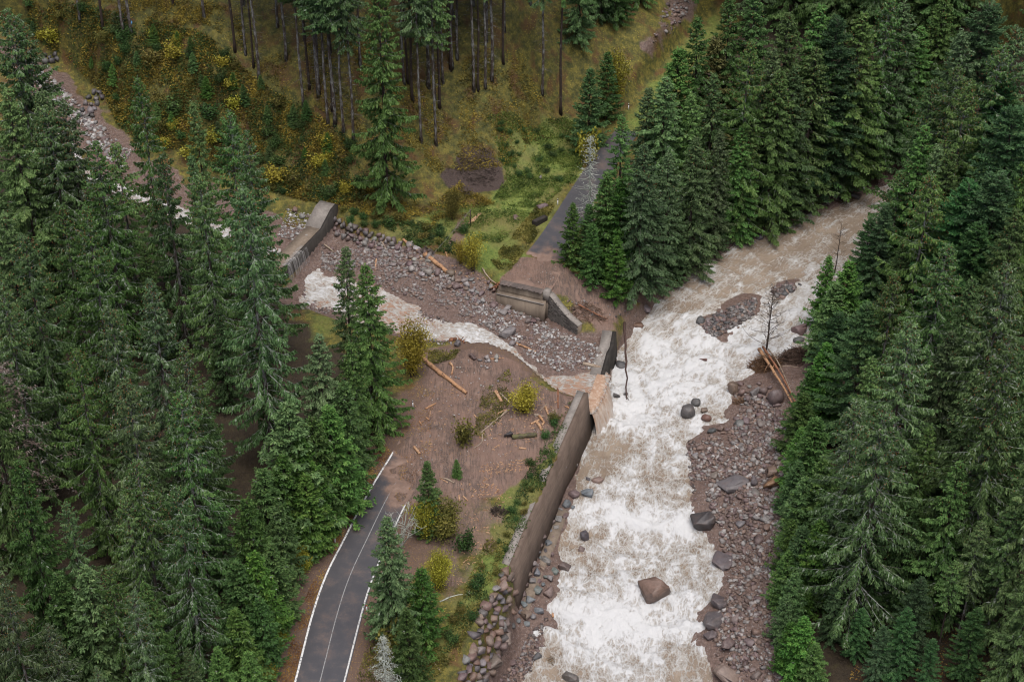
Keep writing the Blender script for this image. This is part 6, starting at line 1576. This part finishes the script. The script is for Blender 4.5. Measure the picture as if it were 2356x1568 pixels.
for i, q in enumerate(spaced([(780, 480), (900, 505), (1000, 520), (1060, 560), (1040, 590), (960, 560), (860, 530), (780, 505)], 16, 18, 23)):
    shrub(random.choice('cd'), G(*q), random.uniform(.7, 1.3), M_GRN if i % 3 else M_OLIVE, 'low green bush along the top of the stream bank' if i % 3 else 'low olive bush along the top of the stream bank', 'bushes on the stream bank top', 1.3)
for i, q in enumerate(spaced([(1290, 960), (1240, 1090), (1190, 1230), (1130, 1360), (1040, 1500), (1000, 1500), (1080, 1350), (1150, 1230), (1210, 1090), (1270, 960)], 24, 14, 24)):
    shrub('d', G(*q), random.uniform(.4, .9), M_GRN if i % 3 else M_OLIVE, 'small green tuft on the grass behind the retaining wall' if i % 3 else 'small olive tuft on the grass behind the retaining wall', 'tufts behind the retaining wall', 1.3)
for q in spaced([(1150, 270), (1240, 300), (1330, 320), (1300, 420), (1220, 430), (1150, 370)], 22, 16, 25):
    shrub('d', G(*q), random.uniform(.4, .8), M_GRN, 'broad-leaved green tuft in the clearing by the upper road', 'green tufts in the clearing', 1.6)

# bare and dead trees
def bare_tree(name, p, h, mat, label, seed, spread=.5, tr=.12, nb=26, lean=(0, 0), trunks=1, start=.25, tw=1.0):
    rng = np.random.default_rng(seed); tk, br = Acc(), Acc()
    for s_ in range(trunks):
        dv = np.array([rng.normal() * .22 * (trunks > 1) + lean[0], rng.normal() * .22 * (trunks > 1) + lean[1], 1.0]); hh = h * (rng.uniform(.7, 1) if trunks > 1 else 1)
        z = np.linspace(0, 1, 10); P = np.stack([dv[0] * hh * z ** 1.3 + np.cumsum(rng.normal(size=10) * .02 * hh / 10 * 2), dv[1] * hh * z ** 1.3 + np.cumsum(rng.normal(size=10) * .02 * hh / 10 * 2), hh * z - .2], 1)
        tk.add(*tube(P, np.linspace(tr, .015, 10), 6))
        for _ in range(nb // trunks):
            f = rng.uniform(start, .98); b = np.array([np.interp(f, z, P[:, k]) for k in range(3)])
            L = hh * spread * (1.08 - f) * rng.uniform(.5, 1.1) + .25; a = rng.uniform(0, 6.28); el = rng.uniform(.25, .8)
            d = np.array([math.cos(a), math.sin(a), el]); Q = np.array([b, b + d * L * .5 + rng.normal(size=3) * .06 * L, b + d * L * [1, 1, .9] + rng.normal(size=3) * .1 * L])
            br.add(*tube(resample(Q, L / 5), np.linspace(.03 * tw, .008, len(resample(Q, L / 5))), 4, False))
            for _k in range(5):
                g = rng.uniform(.3, 1); c = Q[0] * (1 - g) + Q[2] * g; e = c + norm(d * .6 + rng.normal(size=3) * .7) * L * rng.uniform(.2, .45)
                br.add(*tube(np.array([c, (c + e) / 2 + rng.normal(size=3) * .04, e]), [.014 * tw, .011 * tw, .005], 3, False))
    e = tag(empty(name, p), label, 'tree')
    obj('trunk', tk.mesh(name + '_trunk', mat, True), e); obj('branches', br.mesh(name + '_branches', mat), e)
    return e
bare_tree('bare_tree', seat(1762, 822, .3), 11.5, M_ROOT, 'bare leafless tree standing in the brush mound at the river edge', 1, .34, .16, 60, start=.15, tw=1.4)
bare_tree('bare_tree', G(1920, 640), 9.5, M_ROOT, 'thin bare tree behind the small spruce at the water edge', 2, .28, .1, 24, start=.35)
bare_tree('birch_tree', G(922, 1262), 7.5, M_WHITE, 'bare white-stemmed birch clump beside the dark verge spruce', 3, .4, .07, 30, trunks=6, start=.35, tw=.9)
def dead_conifer(key, p, h, label, name='dead_spruce', wide=1.0, seed=50, limbs=1.9, twig=True, rz=0, mat=None, R=2.6, base=.1):
    d = make_conifer(seed=seed, H=12, R=R, base=base, gap=.30, nb=(3, 5), prof=.8, droop=.5, dens=.35, lich=0, limb_r=limbs, cones=0, elev=(35, 5, -20, -30), ragged=.35, tiplift=.3)
    V, Fq, T, Lc = d['leaf']
    e = tag(empty(name, p, rz, (h / 12 * wide, h / 12 * wide, h / 12)), label, 'tree')
    mat = mat or M_WHITE
    obj('trunk', d['trunk'].mesh(key + '_trunk', mat, True), e); obj('branches', d['limb'].mesh(key + '_branches', mat), e)
    k = RNG.random(len(Fq)) < twig
    ctr = V[Fq].mean(1)[:, None]; V2 = V[Fq]; side = V2 - ctr
    V2 = ctr + side * .55
    obj('twigs', mesh_np(key + '_twigs', V2[k].reshape(-1, 3), np.arange(k.sum() * 4).reshape(-1, 4), mat), e)
    return e
dead_conifer('snag', tip(1360, 310, 14), 14, 'dead white lichen-covered snag beside the upper road', seed=51, twig=.16, limbs=2.6, wide=1.15)
dead_conifer('larch', tip(882, 1462, 7.5), 7.5, 'lichen-white larch at the bottom of the road verge', 'larch_tree', 1.1, 52, 2.0, .9, R=3.4)
dead_conifer('deadb', tip(-5, 835, 20), 20, 'dead brown spruce at the edge of the forest left of the road', 'dead_spruce', 1.2, 53, 1.2, 1.0, mat=M_DEADN and mat_bark('dead_brown_twigs', (.16, .12, .10), (.33, .29, .26), .35), R=3.6)
shrub('d', G(905, 1515), 5.0, M_OLIVE, 'golden larch boughs behind the lichen-white larch', None, .7)
shrub('d', tip(1356, 300, 5.5), 5.5, M_YEL, 'golden larch top behind the dead white snag', None, .5)

# leaves and low plants nobody could count
def leaf_cover(name, zones_, mat, seed):
    rng = np.random.default_rng(seed); P = []; S = []; Dz = []
    for poly, n, s, up in zones_:
        W_ = pxpoly(poly)[:, :2]; lo, hi = W_.min(0), W_.max(0); got = []
        while sum(len(g) for g in got) < n:
            q = rng.uniform(lo, hi, (n * 2, 2)); keep = (sdf(W_, q[:, 0], q[:, 1]) > 0) & (fbm(q[:, 0], q[:, 1], 3.5, 3, seed) + rng.normal(size=len(q)) * .15 > -.05); got.append(q[keep])
        q = np.vstack(got)[:n]
        P.append(np.stack([q[:, 0], q[:, 1], hz(q[:, 0], q[:, 1]) + .02 + rng.random(n) * up], 1)); S.append(np.full(n, s)); Dz.append(np.full(n, up))
    P = np.vstack(P); S = np.concatenate(S); Dz = np.concatenate(Dz); n = len(P)
    d = rng.normal(size=(n, 3)); d[:, 2] = np.where(Dz > .1, np.abs(d[:, 2]) * .6, d[:, 2] * .08)
    V, Fq = kites(P, d, S * rng.uniform(.5, 1.4, n), S * .38 * rng.uniform(.6, 1.2, n), rng, .5)
    tn = np.clip(.45 + fbm(P[:, 0], P[:, 1], 2.5, 3, seed + 1) * .9 + rng.normal(size=n) * .22, 0, 1)
    return tag(obj(name, mesh_np(name, V, Fq, mat, False, {'tint': np.repeat(tn, 4)})), kind='stuff')
leaf_cover('autumn_undergrowth', [(SLOPE, 30000, .28, .5), ([(560, 120), (900, 150), (1200, 120), (1280, 260), (1180, 380), (1000, 400), (850, 330), (700, 250)], 15000, .22, .25), ([(700, 440), (850, 470), (1000, 470), (1060, 420), (1140, 470), (1000, 530), (860, 500), (760, 480)], 5000, .24, .45), ([(60, 0), (330, 0), (560, 40), (560, 120), (330, 60), (140, 60)], 5000, .26, .4)], M_AUT, 31)
leaf_cover('green_undergrowth', [(SLOPE, 22000, .28, .6), ([(860, 510), (1010, 520), (1070, 590), (960, 570)], 3500, .22, .5), ([(1310, 930), (1330, 920), (1250, 1150), (1180, 1310), (1060, 1480), (1000, 1520), (1080, 1350), (1190, 1130)], 4500, .2, .3)], M_GRN, 32)
M_LIME = mat_leaf('fresh_clearing_leaves', (.05, .09, .018), (.12, .19, .036), (.25, .31, .075))
leaf_cover('clearing_plants', [([(1120, 270), (1250, 285), (1300, 270), (1370, 300), (1330, 410), (1240, 480), (1130, 470), (1165, 400), (1150, 350)], 15000, .22, .32), ([(1000, 470), (1130, 470), (1230, 490), (1150, 560), (1040, 540)], 4000, .2, .3)], M_LIME, 36)
leaf_cover('meadow_grass', [([(1130, 600), (1240, 470), (1290, 450), (1230, 550), (1160, 640)], 6000, .22, .25), ([(1110, 900), (1170, 850), (1190, 900), (1120, 1010), (1090, 1000)], 2500, .18, .18), ([(985, 808), (1060, 805), (1045, 825), (985, 842)], 1200, .2, .2), ([(960, 1560), (1050, 1400), (1120, 1240), (1170, 1250), (1060, 1500), (1000, 1560)], 3500, .2, .25), ([(820, 1568), (870, 1400), (900, 1420), (880, 1568)], 1200, .2, .2)], M_OLIVE, 33)
leaf_cover('fallen_leaves', [([(640, 1568), (700, 1380), (780, 1200), (880, 1010), (900, 1040), (850, 1120), (780, 1250), (720, 1400), (676, 1568)], 5200, .12, .01), ([(680, 1568), (760, 1320), (870, 1110), (930, 1130), (850, 1350), (790, 1568)], 2400, .10, .005), ([(900, 1000), (950, 880), (1000, 900), (990, 1050), (930, 1150)], 1600, .11, .01), ([(1000, 870), (1150, 900), (1100, 1050), (1000, 1100)], 500, .10, .005), ([(1950, 1560), (2000, 1450), (2356, 1400), (2356, 1568)], 2500, .14, .02)], mat_leaf('fallen_leaf_colours', (.10, .045, .015), (.26, .13, .03), (.42, .32, .08)), 34)

def chips(name, zones_, seed):
    rng = np.random.default_rng(seed); acc = Acc()
    for poly, n in zones_:
        for q in in_poly_px(poly, n, seed + n):
            p = G(q[0], q[1]); L = rng.uniform(.04, .2); w = L * rng.uniform(.12, .3); a = rng.uniform(0, 3.14); c, s_ = math.cos(a), math.sin(a)
            B = np.array([[-L, -w], [L, -w * .6], [L, w * .6], [-L, w]]) @ np.array([[c, s_], [-s_, c]])
            z0 = float(p[2]); V, Fq = prism([(p[0] + b_[0], p[1] + b_[1], z0 - .02) for b_ in B], [(p[0] + b_[0], p[1] + b_[1], z0 + .05 + rng.random() * .05) for b_ in B]); acc.add(V, Fq)
    return tag(obj(name, acc.mesh(name, M_SPLIT)), kind='stuff')
chips('wood_chips', [([(1100, 1070), (1180, 1058), (1240, 1050), (1230, 1075), (1150, 1090), (1110, 1110)], 150), ([(1050, 1110), (1140, 1110), (1180, 1150), (1080, 1150)], 90), ([(1190, 880), (1290, 920), (1260, 1000), (1160, 1050), (1080, 1000), (1120, 900)], 220), ([(960, 880), (1080, 850), (1080, 980), (970, 1080), (930, 1060)], 70), ([(860, 570), (1000, 590), (1140, 650), (1100, 680), (900, 610)], 120), ([(1070, 1180), (1160, 1150), (1110, 1330), (1050, 1350)], 120)], 77)

# brown puddle in the clearing, and the blue paint mark on one trunk of the far slope
pc = POND; aa = np.linspace(0, 2 * math.pi, 40, endpoint=False); rr_ = 1 + .18 * np.sin(aa * 3 + 1) + .1 * np.sin(aa * 5)
zp = float(POND[2]) + .035
Vp = np.vstack([[pc[0], pc[1], zp], np.stack([pc[0] + 1.5 * rr_ * np.cos(aa), pc[1] + .9 * rr_ * np.sin(aa), np.full(40, zp)], 1)])
Fp = np.array([[0, 1 + k, 1 + (k + 1) % 40] for k in range(40)])
tag(obj('puddle', mesh_np('puddle', Vp, Fp, mat_plain('brown_puddle_water', (.075, .045, .02), (.095, .058, .026), 2, .15, .5))), kind='structure')
bp = [o for o in COL.objects if o.name.startswith('tall_spruce') and o.parent is None]
q0 = G(302, 73); bt_ = min(bp, key=lambda o: (o.location.x - q0[0]) ** 2 + (o.location.y - q0[1]) ** 2)
Vb, Fb = tube(np.array([[0, .08, 1.25], [0, .08, 1.7]]), [.285, .28], 12)
obj('paint_mark', mesh_np('paint_mark', Vb, Fb, mat_plain('blue_trunk_paint', (.10, .30, .55), (.16, .38, .62), 5)), bt_)
for (x, y, h) in [(2035, 1440, 8), (2090, 1400, 10), (2150, 1470, 7), (2250, 1400, 10), (2120, 1330, 12)]:
    p = tip(x, y, h); put_conifer('fir1', p, h, 'dark undergrowth fir in the gloom, ' + near_words(p), GR, None, .9)
